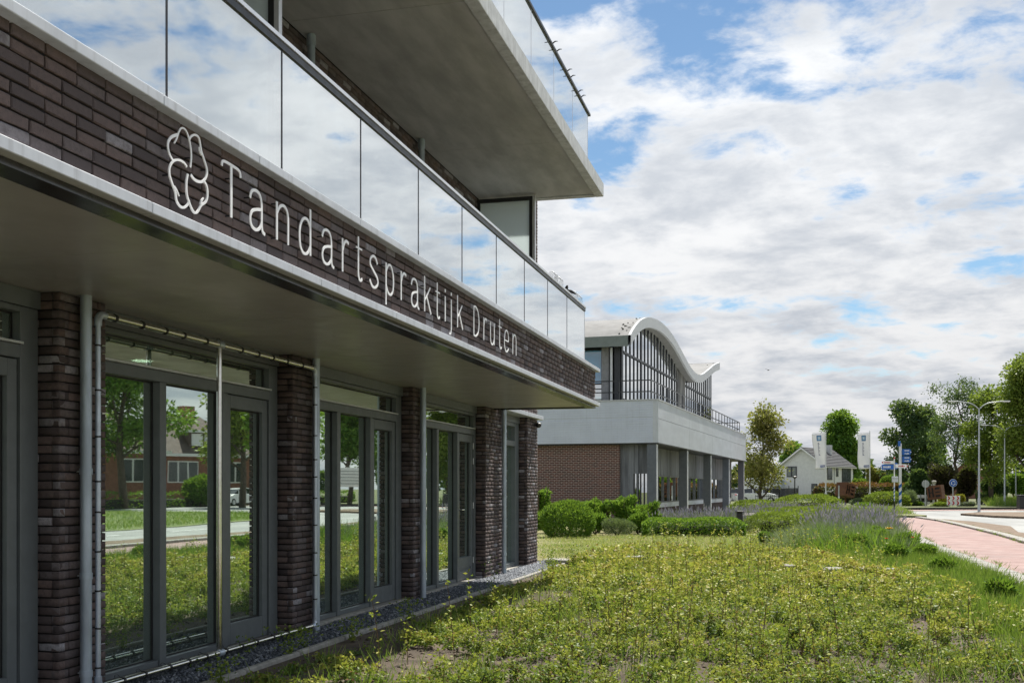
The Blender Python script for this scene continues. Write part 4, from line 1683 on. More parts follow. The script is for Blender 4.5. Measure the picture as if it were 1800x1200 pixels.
LM_cover = leaf_mat('groundcover_leaf', [(0, (0.035, 0.085, 0.020)), (0.3, (0.115, 0.190, 0.032)), (0.55, (0.255, 0.300, 0.048)), (0.8, (0.44, 0.44, 0.075)), (0.93, (0.52, 0.44, 0.11)), (1.0, (0.22, 0.10, 0.045))], 0.42)
LM_green = leaf_mat('bright_leaf', [(0, (0.035, 0.095, 0.014)), (0.5, (0.110, 0.245, 0.028)), (1.0, (0.24, 0.40, 0.055))], 0.42)
LM_dark = leaf_mat('dark_leaf', [(0, (0.022, 0.055, 0.024)), (0.6, (0.065, 0.135, 0.052)), (1.0, (0.14, 0.22, 0.075))], 0.36)
LM_lime = leaf_mat('lime_leaf', [(0, (0.060, 0.110, 0.016)), (0.5, (0.160, 0.235, 0.032)), (1.0, (0.30, 0.36, 0.06))], 0.42)
LM_olive = leaf_mat('olive_leaf', [(0, (0.10, 0.10, 0.03)), (0.5, (0.26, 0.24, 0.065)), (1.0, (0.42, 0.36, 0.12))], 0.45)
LM_brown = leaf_mat('copper_leaf', [(0, (0.020, 0.016, 0.013)), (0.6, (0.058, 0.043, 0.028)), (1.0, (0.11, 0.085, 0.045))], 0.25)
LM_red = leaf_mat('beech_leaf', [(0, (0.016, 0.014, 0.010)), (0.6, (0.05, 0.038, 0.02)), (0.85, (0.17, 0.055, 0.03)), (1.0, (0.30, 0.10, 0.05))], 0.25)
LM_lav = leaf_mat('lavender_leaf', [(0, (0.055, 0.085, 0.050)), (0.45, (0.14, 0.18, 0.11)), (0.62, (0.20, 0.24, 0.17)), (0.75, (0.21, 0.18, 0.30)), (1.0, (0.30, 0.25, 0.42))], 0.25)
LM_grass = leaf_mat('grass_blade', [(0, (0.045, 0.110, 0.015)), (0.5, (0.130, 0.260, 0.035)), (0.8, (0.26, 0.35, 0.07)), (1.0, (0.46, 0.42, 0.20))], 0.42)
LM_silver = leaf_mat('silver_grass', [(0, (0.07, 0.11, 0.05)), (0.5, (0.18, 0.24, 0.13)), (1.0, (0.38, 0.42, 0.30))], 0.3)
LM_yellow = leaf_mat('yellow_leaf', [(0, (0.16, 0.17, 0.02)), (0.5, (0.36, 0.32, 0.03)), (1.0, (0.52, 0.46, 0.08))], 0.3)


def bumpy(th, seed, amp=0.18):
    """radius factor over directions for an uneven outline"""
    d = unit(th)
    r = np.ones(len(d))
    rs = np.random.default_rng(seed)
    for k in range(9):
        a = unit(rs.normal(size=3))
        r += amp * rs.uniform(0.4, 1.0) * np.exp(-((1 - d @ a) / 0.09)) - amp * 0.22
    return r


def blob_leaves(c, rx, ry, rz, n_, L, W, seed, fill=0.35, lo=0.0, hi=1.0, amp=0.22, up=0.35, bias=0.35, flat=-0.25):
    rs = np.random.default_rng(seed)
    d = unit(rs.normal(size=(int(n_ * 1.7), 3)))
    d = d[d[:, 2] > flat][:n_]
    n_ = len(d)
    rad = bumpy(d, seed, amp)
    q = np.where(rs.random(n_) < fill, rs.random(n_) ** 0.5, 1 - np.abs(rs.normal(0, 0.06, n_)))
    P_ = np.array(c) + d * (rad * q)[:, None] * np.array([rx, ry, rz])
    D_ = d + rs.normal(0, 0.6, (n_, 3)) + np.array([0, 0, up])
    tint = lo + (hi - lo) * np.clip(rs.beta(2, 2.4, n_) + bias * 0.0, 0, 1)
    return leaf_arrays(P_, D_, L * rs.uniform(.6, 1.3, n_), W * rs.uniform(.6, 1.3, n_), tint)


def limb_tree(bb, base, h, r0, spread, seed, levels=3, n_main=7, start=0.35, droop=0.0):
    """trunk with limbs; returns tips (points for leaf clumps)"""
    rs = random.Random(seed)
    tips = []
    p = Vector(base)
    pts, rads = [p.copy()], [r0]
    for k in range(1, 7):
        p = Vector((base[0] + rs.uniform(-.03, .03) * h, base[1] + rs.uniform(-.03, .03) * h, base[2] + h * k / 6 * 0.92))
        pts.append(p)
        rads.append(r0 * (1 - k / 6 * 0.85))
    bb.tube(pts, rads, 8)

    def tr(t):
        f = t * 6
        i = min(5, int(f))
        return pts[i].lerp(pts[i + 1], f - i), rads[i] * (1 - (f - i)) + rads[i + 1] * (f - i)

    def grow(p, d, L, r, lev):
        q = p
        path, rr = [p], [r]
        for k in range(4):
            d = (d + Vector((rs.uniform(-.25, .25), rs.uniform(-.25, .25), rs.uniform(-.1, .22) - droop * (0.25 if lev > 0 else 0.05)))).normalized()
            q = q + d * L / 4
            path.append(q)
            rr.append(r * (1 - 0.2 * (k + 1)))
        bb.tube(path, rr, 6 if lev < 1 else 4, cap=False)
        tips.append((q.copy(), lev))
        if lev < levels - 1:
            for k in range(3):
                i = rs.choice((1, 2, 3))
                dd = (d + Vector((rs.uniform(-1, 1), rs.uniform(-1, 1), rs.uniform(-.5, .8)))).normalized()
                grow(path[i], dd, L * rs.uniform(.45, .65), rr[i] * .6, lev + 1)
    for k in range(n_main):
        t = start + (0.95 - start) * (k + rs.random() * .6) / n_main
        p, r = tr(t)
        a = k * 2.4 + rs.uniform(-.4, .4)
        el = rs.uniform(0.25, 0.75) + t * 0.4
        d = Vector((math.cos(a) * math.cos(el), math.sin(a) * math.cos(el), math.sin(el)))
        L = spread * (1.05 - 0.55 * t) * rs.uniform(.8, 1.15)
        grow(p, d, L, r * .55, 0)
    tips.append((pts[-1].copy(), 0))
    return tips


def tree(name, loc, h, crown_w, lm, label, seed, leaf=0.3, per=120, n_main=8, start=0.3, r0=None, bark=None, clump=None, levels=3, droop=0.0, group=None, lo=0, hi=1, crown_h=None):
    r = empty(name, loc, random.uniform(0, 6.28))
    tag(r, label, 'tree', group)
    bb = MB()
    tips = limb_tree(bb, (0, 0, -0.1), h, r0 or h * 0.022, crown_w * 0.5, seed, levels, n_main, start, droop)
    bb.build('trunk', bark or M_bark, r, smooth=True)
    rs = np.random.default_rng(seed)
    parts = []
    cl = clump or crown_w * 0.13
    for (p, lev) in tips:
        k = int(per * rs.uniform(.6, 1.3) * (1.0 if lev else 1.2))
        d = unit(rs.normal(size=(k, 3)))
        sc = cl * rs.uniform(.7, 1.35)
        P_ = np.array(p) + d * (sc * rs.random(k) ** 0.45)[:, None] * np.array([1, 1, .75])
        P_[:, 2] -= droop * sc * rs.random(k) * 1.6
        D_ = d + rs.normal(0, .5, (k, 3)) + np.array([0, 0, -0.25 - droop])
        base_t = rs.uniform(0.15, 0.85)
        tint = np.clip(base_t + rs.normal(0, .17, k), 0, 1) * (hi - lo) + lo
        parts.append(leaf_arrays(P_, D_, leaf * rs.uniform(.6, 1.3, k), leaf * .62 * rs.uniform(.6, 1.3, k), tint))
    leaf_obj('crown', parts, lm, r)
    return r


def bush(name, loc, rx, ry, rz, lm, label, cat, seed, n_=3500, leaf=0.09, width=0.5, group=None, lo=0, hi=1, fill=.35, rz_rot=0.0, amp=.2, up=.35, stems=True, zc=0.45):
    r = empty(name, loc, rz_rot)
    tag(r, label, cat, group)
    leaf_obj('foliage', [blob_leaves((0, 0, rz * zc), rx, ry, rz * (1 - zc), n_, leaf, leaf * width, seed, fill, lo, hi, amp, up, flat=-0.95)], lm, r)
    if stems:
        bb = MB()
        rs = random.Random(seed)
        for k in range(7):
            a = rs.uniform(0, 6.28)
            bb.tube([(0, 0, -0.03), (math.cos(a) * rx * .25, math.sin(a) * ry * .25, rz * .35), (math.cos(a) * rx * .55, math.sin(a) * ry * .55, rz * .75)],
                    [0.02 * rz + .004, .012 * rz + .003, .004], 5)
        bb.build('stem', M_bark, r)
    return r


# ================================================================== BACKGROUND: TREES
def T(px, depth, top, wpx, lm, name, label, seed, **kw):
    p = at(px, depth)
    return tree(name, p, hgt(top, depth), wpx * depth / F_PX, lm, label, seed, **kw)


T(1339, 92, 724, 118, LM_olive, 'loose_tree', 'tall loose tree with yellowish brown leaves beside the wave roofed building', 21, leaf=.25, per=46, n_main=14, start=.07, clump=.8, levels=3)
T(1395, 150, 782, 60, LM_green, 'green_tree', 'green tree peeking out behind the roof of the white house', 22, leaf=.45, per=60, n_main=8, start=.2)
T(1481, 150, 727, 62, LM_green, 'round_tree', 'dense rounded green tree behind the white house between two banners', 31, leaf=.42, per=170, n_main=16, start=.10, clump=1.25, hi=.8)
T(1602, 112, 710, 112, LM_dark, 'dark_tree', 'large dark green tree behind the direction signs', 24, leaf=.32, per=85, n_main=13, start=.10, clump=.95)
T(1640, 125, 722, 60, LM_green, 'green_tree', 'mid green tree growing between the dark tree and the birch', 29, leaf=.36, per=90, n_main=9, start=.15)
T(1684, 104, 652, 140, LM_dark, 'birch_tree', 'tall thin birch with drooping twigs and gaps of sky', 25, leaf=.22, per=40, n_main=13, start=.30, bark=M_bark, clump=.6, droop=.7, r0=.2, hi=.8)
T(1742, 96, 684, 112, LM_lime, 'light_tree', 'light green tree just behind the nearest lamp post', 26, leaf=.28, per=70, n_main=13, start=.12, clump=.9)
T(1805, 88, 615, 130, LM_lime, 'tall_light_tree', 'tall light green tree cut by the right picture edge', 27, leaf=.27, per=85, n_main=15, start=.14, clump=1.0)
T(1860, 110, 600, 140, LM_green, 'edge_tree', 'large green tree mostly outside the right edge', 28, leaf=.36, per=100, n_main=12, start=.15)
for k, (px, dep, top, w, lm, lab) in enumerate([
        (1660, 100, 800, 66, LM_brown, 'dark brown copper shrub left of the brick gable'),
        (1700, 98, 806, 50, LM_brown, 'dark brown copper shrub behind the blue round sign'),
        (1618, 104, 806, 56, LM_dark, 'dark green shrub behind the tall blue and white mast'),
        (1560, 106, 818, 44, LM_green, 'green shrub behind the low direction post'),
        (1512, 112, 826, 40, LM_green, 'green shrub beside the right end of the white house'),
        (1540, 120, 800, 40, LM_olive, 'olive shrub between the second banner and the dark tree'),
        (1745, 112, 815, 60, LM_dark, 'dark green shrub under the light tree by the lamp posts'),
        (1785, 125, 812, 60, LM_green, 'green shrub at the far right behind the third lamp post')]):
    p = at(px, dep)
    w_ = w * dep / F_PX
    bush('large_shrub', p, w_ * .6, w_ * .5, hgt(top, dep), lm, lab, 'shrub', 60 + k, 4200, .30, .6, group='shrubs behind the roundabout', amp=.3, hi=.95)

# far tree line closing the horizon, left and right
rs = np.random.default_rng(5)
parts = []
for k in range(70):
    x = -60 + k * 5.2 + rs.uniform(-2, 2)
    y = 190 + rs.uniform(-12, 25)
    h = rs.uniform(5, 9.5)
    parts.append(blob_leaves((x, y, h * .45), 3.6, 3.0, h * .55, 420, 1.0, .7, 300 + k, .3, 0, .8, .3, 0, flat=-.9))
tag(leaf_obj('far_wood', parts, LM_dark), 'far belt of dark green trees along the horizon', 'trees', kind='stuff')

# ================================================================== WHITE HOUSE
ph = at(1410, 128)
hs = empty('white_house', ph, R(YAW - 38))
tag(hs, 'small white rendered house with grey tiled roof and dark framed windows', 'house')
Wd, Ln, He, Hr = 5.7, 8.6, 4.25, 6.35
b = MB()
b.prism([(-Wd / 2, 0), (Wd / 2, 0), (Wd / 2, He), (0, Hr - .12), (-Wd / 2, He)], lambda x, z: (x, 0, z), lambda x, z: (x, Ln, z))
b.build('wall', M_render, hs)
M_tile_row = mat('roof_tile_row', (0.034, 0.036, 0.041), 0.8, var=0.2, scale=3)
ov, oe = .35, .3
slope = math.hypot(Wd / 2 + oe, (Hr - He) * (Wd / 2 + oe) / (Wd / 2))
for sx in (-1, 1):
    nrow = 12
    b = MB()
    for k in range(nrow):
        t0, t1 = k / nrow, (k + 1) / nrow
        def pt(t, y, dz=0.0):
            return (sx * t * (Wd / 2 + oe), y, Hr - t * (Hr - He) * (Wd / 2 + oe) / (Wd / 2) + dz)
        yb = Ln + ov - t0 * 1.9 if sx > 0 else Ln + ov
        ye = Ln + ov - t1 * 0 if sx > 0 else Ln + ov
        b.add([pt(t0, -ov, .02), pt(t1, -ov, .09), pt(t1, ye, .09), pt(t0, yb + (1.9 * t0 if sx > 0 else 0), .02), pt(t1, -ov, 0.0), pt(t1, ye, 0.0), pt(t0, -ov, -.05), pt(t0, ye, -.05)],
              [(0, 1, 2, 3), (1, 4, 5, 2), (0, 6, 4, 1), (3, 2, 5, 7)])
    ro_ = b.build('roof', M_tile_row, hs)
b = MB()
b.box(.55, 1.15, 5.7, 6.3, 5.2, 6.75)
b.build('chimney', mat('chimney_grey', (0.55, 0.55, 0.55), 0.9), ro_)
for sx in (-1, 1):
    b = MB()
    x1_ = sx * (Wd / 2 + oe)
    z1_ = Hr - (Hr - He) * (Wd / 2 + oe) / (Wd / 2)
    b.add([(0, -ov - .03, Hr - .02), (x1_, -ov - .03, z1_ - .02), (x1_, -ov - .03, z1_ - .22), (0, -ov - .03, Hr - .22),
           (0, -ov + .02, Hr - .02), (x1_, -ov + .02, z1_ - .02), (x1_, -ov + .02, z1_ - .22), (0, -ov + .02, Hr - .22)],
          [(0, 1, 2, 3), (7, 6, 5, 4), (0, 4, 5, 1), (3, 2, 6, 7), (1, 5, 6, 2), (0, 3, 7, 4)])
    b.build('bargeboard', M_white, hs)
b = MB()
b.box(Wd / 2 + .05, Wd / 2 + oe + .05, -ov, Ln + ov, He - .35, He - .20)
b.build('gutter', mat('pale_gutter', (0.55, 0.54, 0.48), 0.6), hs)
M_pane = mat('house_pane', (0.05, 0.06, 0.065), 0.08, spec=0.8)


def hwin(x0, x1, z0, z1, face, split=1, nm='window'):
    bb = MB()
    if face == 'f':
        bb.box(x0, x1, -.06, .02, z0, z1)
    else:
        bb.box(Wd / 2 - .02, Wd / 2 + .06, x0, x1, z0, z1)
    fo_ = bb.build(nm, M_darkframe, hs)
    bb = MB()
    step = (x1 - x0) / split
    for k in range(split):
        a, c = x0 + k * step + .09, x0 + (k + 1) * step - .09
        if face == 'f':
            bb.box(a, c, -.075, -.062, z0 + .1, z1 - .1)
        else:
            bb.box(Wd / 2 + .062, Wd / 2 + .075, a, c, z0 + .1, z1 - .1)
    bb.build('pane', M_pane if nm != 'window' or face == 's' else mat('curtained_pane', (0.20, 0.22, 0.21), 0.2), fo_)


hwin(-1.9, -.65, 2.85, 4.1, 'f', 2)
hwin(1.15, 1.85, 0.0, 2.05, 'f', 1, 'door')
hwin(.5, 1.9, 2.5, 4.0, 's')
hwin(3.2, 3.8, 2.9, 3.9, 's')
hwin(5.0, 7.8, 2.2, 3.9, 's', 2)
b = MB()
b.tube([(Wd / 2 + .05, 2.6, 0), (Wd / 2 + .05, 2.6, 4)], .06, 6)
b.build('downpipe', M_galv, hs)
# flat roofed annex left of the house
b = MB()
b.box(-8.2, -Wd / 2 - .01, 1.2, 6.0, 0, 2.6)
an = b.build('annex', M_render, hs)
b = MB()
b.box(-8.4, -Wd / 2 - .02, 1.0, 6.2, 2.601, 2.75)
b.build('annex_roof', M_white, an)
b = MB()
b.prism([(-Wd / 2 - 2.0, 2.75), (-Wd / 2 - .02, 2.75), (-Wd / 2 - .02, 3.8)], lambda x, z: (x, 1.6, z), lambda x, z: (x, 5.6, z))
b.build('lean_to', M_render, an)
for x in (-5.6, -3.9):
    b = MB()
    b.box(x, x + .3, 1.12, 1.19, 1.75, 1.98)
    b.build('vent', M_darkframe, an)
b = MB()
b.box(-3.6, -2.2, -1.0, 1.19, 0, 2.5)
pr = b.build('porch', mat('pale_blue_render', (0.50, 0.55, 0.58), 0.8), hs)
b = MB()
b.box(-3.2, -2.3, -1.06, -1.01, 1.0, 1.7)
b.build('porch_window', M_darkframe, pr)

# brick house with a brown roof between the trees
p2 = at(1708, 165)
h2 = empty('brick_house', p2, R(YAW - 25))
tag(h2, 'brick house with brown tiled roof half hidden by the birch and light tree', 'house')
b = MB()
b.prism([(-3.4, 0), (3.4, 0), (3.4, 3.6), (0, 6.6), (-3.4, 3.6)], lambda x, z: (x, 0, z), lambda x, z: (x, 8, z))
b.build('wall', mat('brown_brick_far', (0.22, 0.11, 0.07), 0.9), h2)
for sx in (-1, 1):
    b = MB()
    b.prism([(0, 6.72), (sx * 3.9, 3.27), (sx * 3.9, 3.1), (0, 6.55)], lambda x, z: (x, -.4, z), lambda x, z: (x, 8.4, z))
    rf = b.build('roof', mat('brown_roof_tile', (0.16, 0.085, 0.06), 0.8, var=.2), h2)
    b = MB()
    b.prism([(0, 6.6), (sx * 3.9, 3.2), (sx * 3.9, 2.9), (0, 6.3)], lambda x, z: (x, -.47, z), lambda x, z: (x, -.41, z))
    b.build('bargeboard', M_white, h2)
b = MB()
b.box(-1.0, 1.0, -.05, .03, 3.4, 4.7)
b.build('window', M_darkframe, h2)

# ================================================================== FENCE, HEDGE, CAR PARK
f0, f1 = at(1290, 125.5), at(1403, 124)
fd = (f1 - f0)
fl = fd.length
fe = empty('dark_fence', f0, math.atan2(fd.y, fd.x))
tag(fe, 'long dark board fence in front of the white annex', 'fence')
pmesh = None
nb_ = 52
for k in range(nb_):
    w_ = fl / nb_
    if pmesh is None:
        b = MB()
        b.box(.008, w_ - .008, -.02, .02, .05, 1.50)
        o = b.build('board', mat('dark_board', (0.022, 0.022, 0.025), 0.6, var=.3), fe)
        pmesh = o.data
    else:
        o = link_mesh('board', pmesh, None, fe)
    o.location = (k * w_, 0, random.uniform(-.01, .01))
b = MB()
b.box(0, fl, -.05, .05, 1.515, 1.59)
b.build('fence_cap', mat('fence_cap', (0.30, 0.31, 0.31), 0.6), fe)
for k in range(8):
    b = MB()
    b.box(k * fl / 7 - .04, k * fl / 7 + .04, -.075, -.03, -.05, 1.8)
    b.build('post', M_black, fe)

# low lattice fence in front of the cars
g0, g1 = at(1328, 100), at(1374, 100)
gd = g1 - g0
gf = empty('low_fence', g0, math.atan2(gd.y, gd.x))
tag(gf, 'low dark fence of thin bars in front of the white car', 'fence')
b = MB()
b.box(0, gd.length, -.02, .02, .78, .83)
b.box(0, gd.length, -.02, .02, .35, .39)
b.build('rail', M_black, gf)
vm = None
for k in range(15):
    if vm is None:
        b = MB()
        b.box(-.02, .02, -.015, .015, -.05, .9)
        o = b.build('bar', M_black, gf)
        vm = o.data
    else:
        o = link_mesh('bar', vm, None, gf)
    o.location = (k * gd.length / 14, -.045, 0)


def hedge(name, p0, p1, w, h, lm, label, seed, n_, leaf, lo=0, hi=1, top_tint=None, cat='hedge', group=None, rough=.12, width=.55):
    d = p1 - p0
    L_ = d.length
    r_ = empty(name, p0, math.atan2(d.y, d.x))
    tag(r_, label, cat, group)
    rs_ = np.random.default_rng(seed)
    # points over the faces of a soft box
    u = rs_.random(n_) * L_
    face = rs_.random(n_)
    per = w + 2 * h
    s = face * per
    side = np.where(s < h, 0, np.where(s < h + w, 1, 2))
    hh = h * (1 + rough * np.array([noise_field(x, seed, .55, seed) for x in u]))
    y = np.where(side == 0, -w / 2, np.where(side == 2, w / 2, (s - h) - w / 2))
    z = np.where(side == 0, s / h * hh, np.where(side == 2, (s - h - w) / h * hh, hh))
    y = y * (1 - 0.22 * (z / h) ** 4) + rs_.normal(0, .04 * w + .02, n_)
    z = z + rs_.normal(0, .03 * h, n_) - np.where(side == 1, (np.abs(y) / (w / 2)) ** 3 * .18 * h, 0)
    endf = np.minimum(u, L_ - u)
    z = np.where((endf < w * .35), z * (0.72 + .28 * endf / (w * .35)), z)
    P_ = np.stack([u, y, np.maximum(z, 0.0)], 1)
    ne = n_ // 6
    u[:ne] = np.where(rs_.random(ne) < .5, np.abs(rs_.normal(0, .10 * w, ne)), L_ - np.abs(rs_.normal(0, .10 * w, ne)))
    P_[:ne] = np.stack([u[:ne], rs_.uniform(-.46, .46, ne) * w, rs_.random(ne) * h * .78], 1)
    D_ = np.stack([rs_.normal(0, .5, n_), np.where(side == 0, -.7, np.where(side == 2, .7, 0)) + rs_.normal(0, .4, n_), np.where(side == 1, .9, .35) + rs_.normal(0, .4, n_)], 1)
    tint = lo + (hi - lo) * rs_.beta(2, 2.2, n_)
    if top_tint is not None:
        tint = np.where(z > h * .86, np.clip(top_tint + rs_.normal(0, .1, n_), 0, 1), tint)
    leaf_obj('foliage', [leaf_arrays(P_, D_, leaf * rs_.uniform(.6, 1.3, n_), leaf * width * rs_.uniform(.6, 1.3, n_), tint)], lm, r_)
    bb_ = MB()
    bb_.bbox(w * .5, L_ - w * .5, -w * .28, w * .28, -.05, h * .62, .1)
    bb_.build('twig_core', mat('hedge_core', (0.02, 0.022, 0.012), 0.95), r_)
    return r_


hedge('beech_hedge', at(1437, 101), at(1632, 108), 1.2, 1.85, LM_red, 'long dark reddish clipped hedge behind the roundabout signs', 71, 9000, .22, 0, .72, .92)

# ================================================================== CARS
def car(name, loc, rz, paint, label, seed=0):
    r_ = empty(name, loc, rz)
    tag(r_, label, 'car', 'cars parked behind the low fence')
    # body: side profile swept across the width with tumblehome (x along, z up)
    prof_ = [(-2.1, .35), (-2.14, .62), (-2.05, .92), (-1.75, .98), (-1.0, 1.02), (1.25, 1.0), (1.75, .88), (2.08, .70), (2.12, .42), (2.05, .28), (-2.0, .26)]
    bb_ = MB()
    m_ = len(prof_)
    rows_ = []
    for y, sx, dz in ((-.86, .985, 0), (-.80, 1.0, .02), (.80, 1.0, .02), (.86, .985, 0)):
        rows_.append([(x * sx, y, z + (dz if z > .8 else 0)) for x, z in prof_])
    vs = [v for row in rows_ for v in row]
    fs = []
    for k in range(3):
        for i in range(m_):
            j = (i + 1) % m_
            fs.append((k * m_ + i, k * m_ + j, (k + 1) * m_ + j, (k + 1) * m_ + i))
    fs += [tuple(reversed(range(m_))), tuple(range(3 * m_, 4 * m_))]
    bb_.add(vs, fs)
    body = bb_.build('body', paint, r_)
    cab = [(-1.95, 1.0), (-1.55, 1.42), (-.6, 1.52), (.35, 1.46), (1.2, 1.02)]
    bb_ = MB()
    bb_.prism(cab, lambda x, z: (x, -.78 + (z - 1) * .24, z), lambda x, z: (x, .78 - (z - 1) * .24, z))
    bb_.build('windows', M_carglass, r_)
    bb_ = MB()
    bb_.prism([(-1.62, 1.40), (-1.5, 1.47), (-.6, 1.56), (.35, 1.50), (.42, 1.43), (-.6, 1.50)], lambda x, z: (x, -.70, z), lambda x, z: (x, .70, z))
    bb_.build('roof', paint, r_)
    for xp in (-.45, -1.35, .5):
        for sy in (-1, 1):
            bb_ = MB()
            bb_.add([(xp - .05, sy * .785, 1.0), (xp + .05, sy * .785, 1.0), (xp + .02, sy * .68, 1.5), (xp - .06, sy * .68, 1.5)], [(0, 1, 2, 3)])
            bb_.build('pillar', paint, r_)
    for x in (-1.3, 1.32):
        for sy in (-1, 1):
            bb_ = MB()
            bb_.tube([(x, sy * .70, .32), (x, sy * .88, .32)], .32, 16)
            wh = bb_.build('wheel', M_tyre, r_)
            bb_ = MB()
            bb_.tube([(x, sy * .881, .32), (x, sy * .895, .32)], .20, 12)
            bb_.build('rim', M_galv, wh)
    for sy in (-1, 1):
        bb_ = MB()
        bb_.bbox(2.02, 2.10, sy * .62 - .16, sy * .62 + .16, .66, .78, .02)
        bb_.build('headlight', M_signwhite, r_)
        bb_ = MB()
        bb_.bbox(-2.13, -2.05, sy * .66 - .13, sy * .66 + .13, .72, .92, .02)
        bb_.build('tail_light', M_signred, r_)
    return r_


cA, cB = at(1290, 116), at(1330, 112)
car('parked_car', cA, R(YAW + 172), mat('silver_paint', (0.42, 0.43, 0.45), .3, .5, coat=.6), 'silver grey parked car seen between the building columns')
car('parked_car', cB, R(YAW - 6), mat('white_paint_car', (0.75, 0.76, 0.77), .3, 0, coat=.6), 'white parked car beside the last building column')
cC = at(1309, 121)
car('parked_car', cC, R(YAW + 40), mat('blue_grey_paint', (0.30, 0.36, 0.42), .3, .3, coat=.6), 'blue grey parked car half hidden behind the white one')

# ================================================================== FLAG POLES
def flag(px, depth, seed, label):
    p_ = at(px, depth)
    r_ = empty('banner_flag', p_, R(YAW))
    tag(r_, label, 'flag', 'white banners on poles')
    top = hgt(757, depth)
    bb_ = MB()
    bb_.tube([(0, 0, 0), (0, 0, top)], [.06, .035], 12)
    bb_.lathe([(.10, .95), (.12, 1.0), (.10, 1.12)], (0, 0), 10)
    pole_ = bb_.build('pole', M_signwhite, r_)
    bb_ = MB()
    bb_.tube([(0, 0, top - .14), (-1.1, 0, top - .16)], .015, 6)
    bb_.build('arm', M_galv, pole_)
    # cloth: hanging from the arm, tapering a little, with folds
    nu_, nv_ = 10, 24
    vs, fs = [], []
    for j in range(nv_ + 1):
        v = j / nv_
        for i in range(nu_ + 1):
            u = i / nu_
            wid = 1.05 - .22 * v * (1 - u * 0) + .06 * math.sin(v * 5 + seed)
            x = -.05 - u * wid - (.05 * v if False else 0)
            y = .05 * math.sin(u * 5 + v * 7 + seed) * (.3 + v)
            z = top - .17 - v * 2.95 - u * .06
            vs.append((x, y, z))
    for j in range(nv_):
        for i in range(nu_):
            a = j * (nu_ + 1) + i
            fs.append((a, a + 1, a + nu_ + 2, a + nu_ + 1))
    bb_ = MB()
    bb_.add(vs, fs)
    cloth = bb_.build('cloth', leafless_cloth, r_, smooth=True)
    s_ = cloth.modifiers.new('thickness', 'SOLIDIFY')
    s_.thickness = .004

    def mark(u0, u1, v0, v1, m_, nm, off=.03):
        bbm = MB()
        vs_, fs_ = [], []
        k_ = 4
        for a in range(k_ + 1):
            for c in range(k_ + 1):
                u, v = u0 + (u1 - u0) * a / k_, v0 + (v1 - v0) * c / k_
                wid = 1.05 - .22 * v + .06 * math.sin(v * 5 + seed)
                vs_.append((-.05 - u * wid, .05 * math.sin(u * 5 + v * 7 + seed) * (.3 + v) - off, top - .17 - v * 2.95 - u * .06))
        for a in range(k_):
            for c in range(k_):
                q = a * (k_ + 1) + c
                fs_.append((q, q + 1, q + k_ + 2, q + k_ + 1))
        bbm.add(vs_, fs_)
        return bbm.build(nm, m_, cloth)
    mark(.30, .66, .06, .215, mat('flag_blue_mark', (0.05, 0.16, 0.36), .6), 'emblem', .012)
    mark(.36, .60, .085, .19, mat('flag_light_blue', (0.28, 0.46, 0.62), .6), 'emblem_panel', .016)
    mark(.44, .52, .11, .165, M_signwhite, 'emblem_mark', .02)
    for k in range(11):
        v = .26 + k * .034
        w_ = .06 + .05 * ((k * 7 + seed) % 3) / 2
        mark(.58 - w_, .60, v, v + .020, mat('flag_grey_ink', (0.20, 0.21, 0.30), .7), 'print_stroke', .012)
        if k % 2 == 0 and k > 2:
            mark(.42, .44, v, v + .03, mat('flag_grey_ink2', (0.45, 0.45, 0.50), .7), 'print_stroke', .012)
    mark(.02, .50, .895, .955, mat('flag_blue_bar', (0.03, 0.07, 0.30), .6), 'print_bar', .012)
    for k in range(4):
        mark(.08 + k * .10, .14 + k * .10, .912, .94, M_signwhite, 'print_letter', .016)
    return r_


leafless_cloth = bpy.data.materials.new('white_cloth')
leafless_cloth.use_nodes = True
_t = NT(leafless_cloth.node_tree)
_pb = _t.n['Principled BSDF']
_pb.inputs['Base Color'].default_value = (0.90, 0.90, 0.92, 1)
_pb.inputs['Roughness'].default_value = .8
_tr = _t.new('ShaderNodeBsdfTranslucent')
_tr.inputs[0].default_value = (.8, .8, .8, 1)
_mx = _t.new('ShaderNodeMixShader')
_mx.inputs[0].default_value = .35
_t.link(_pb.outputs[0], _mx.inputs[1])
_t.link(_tr.outputs[0], _mx.inputs[2])
_t.link(_mx.outputs[0], _t.n['Material Output'].inputs[0])
flag(1451.5, 90, 1, 'white vertical banner on a pole in front of the white house')
flag(1529, 90, 4, 'white vertical banner on a pole right of the rounded tree')

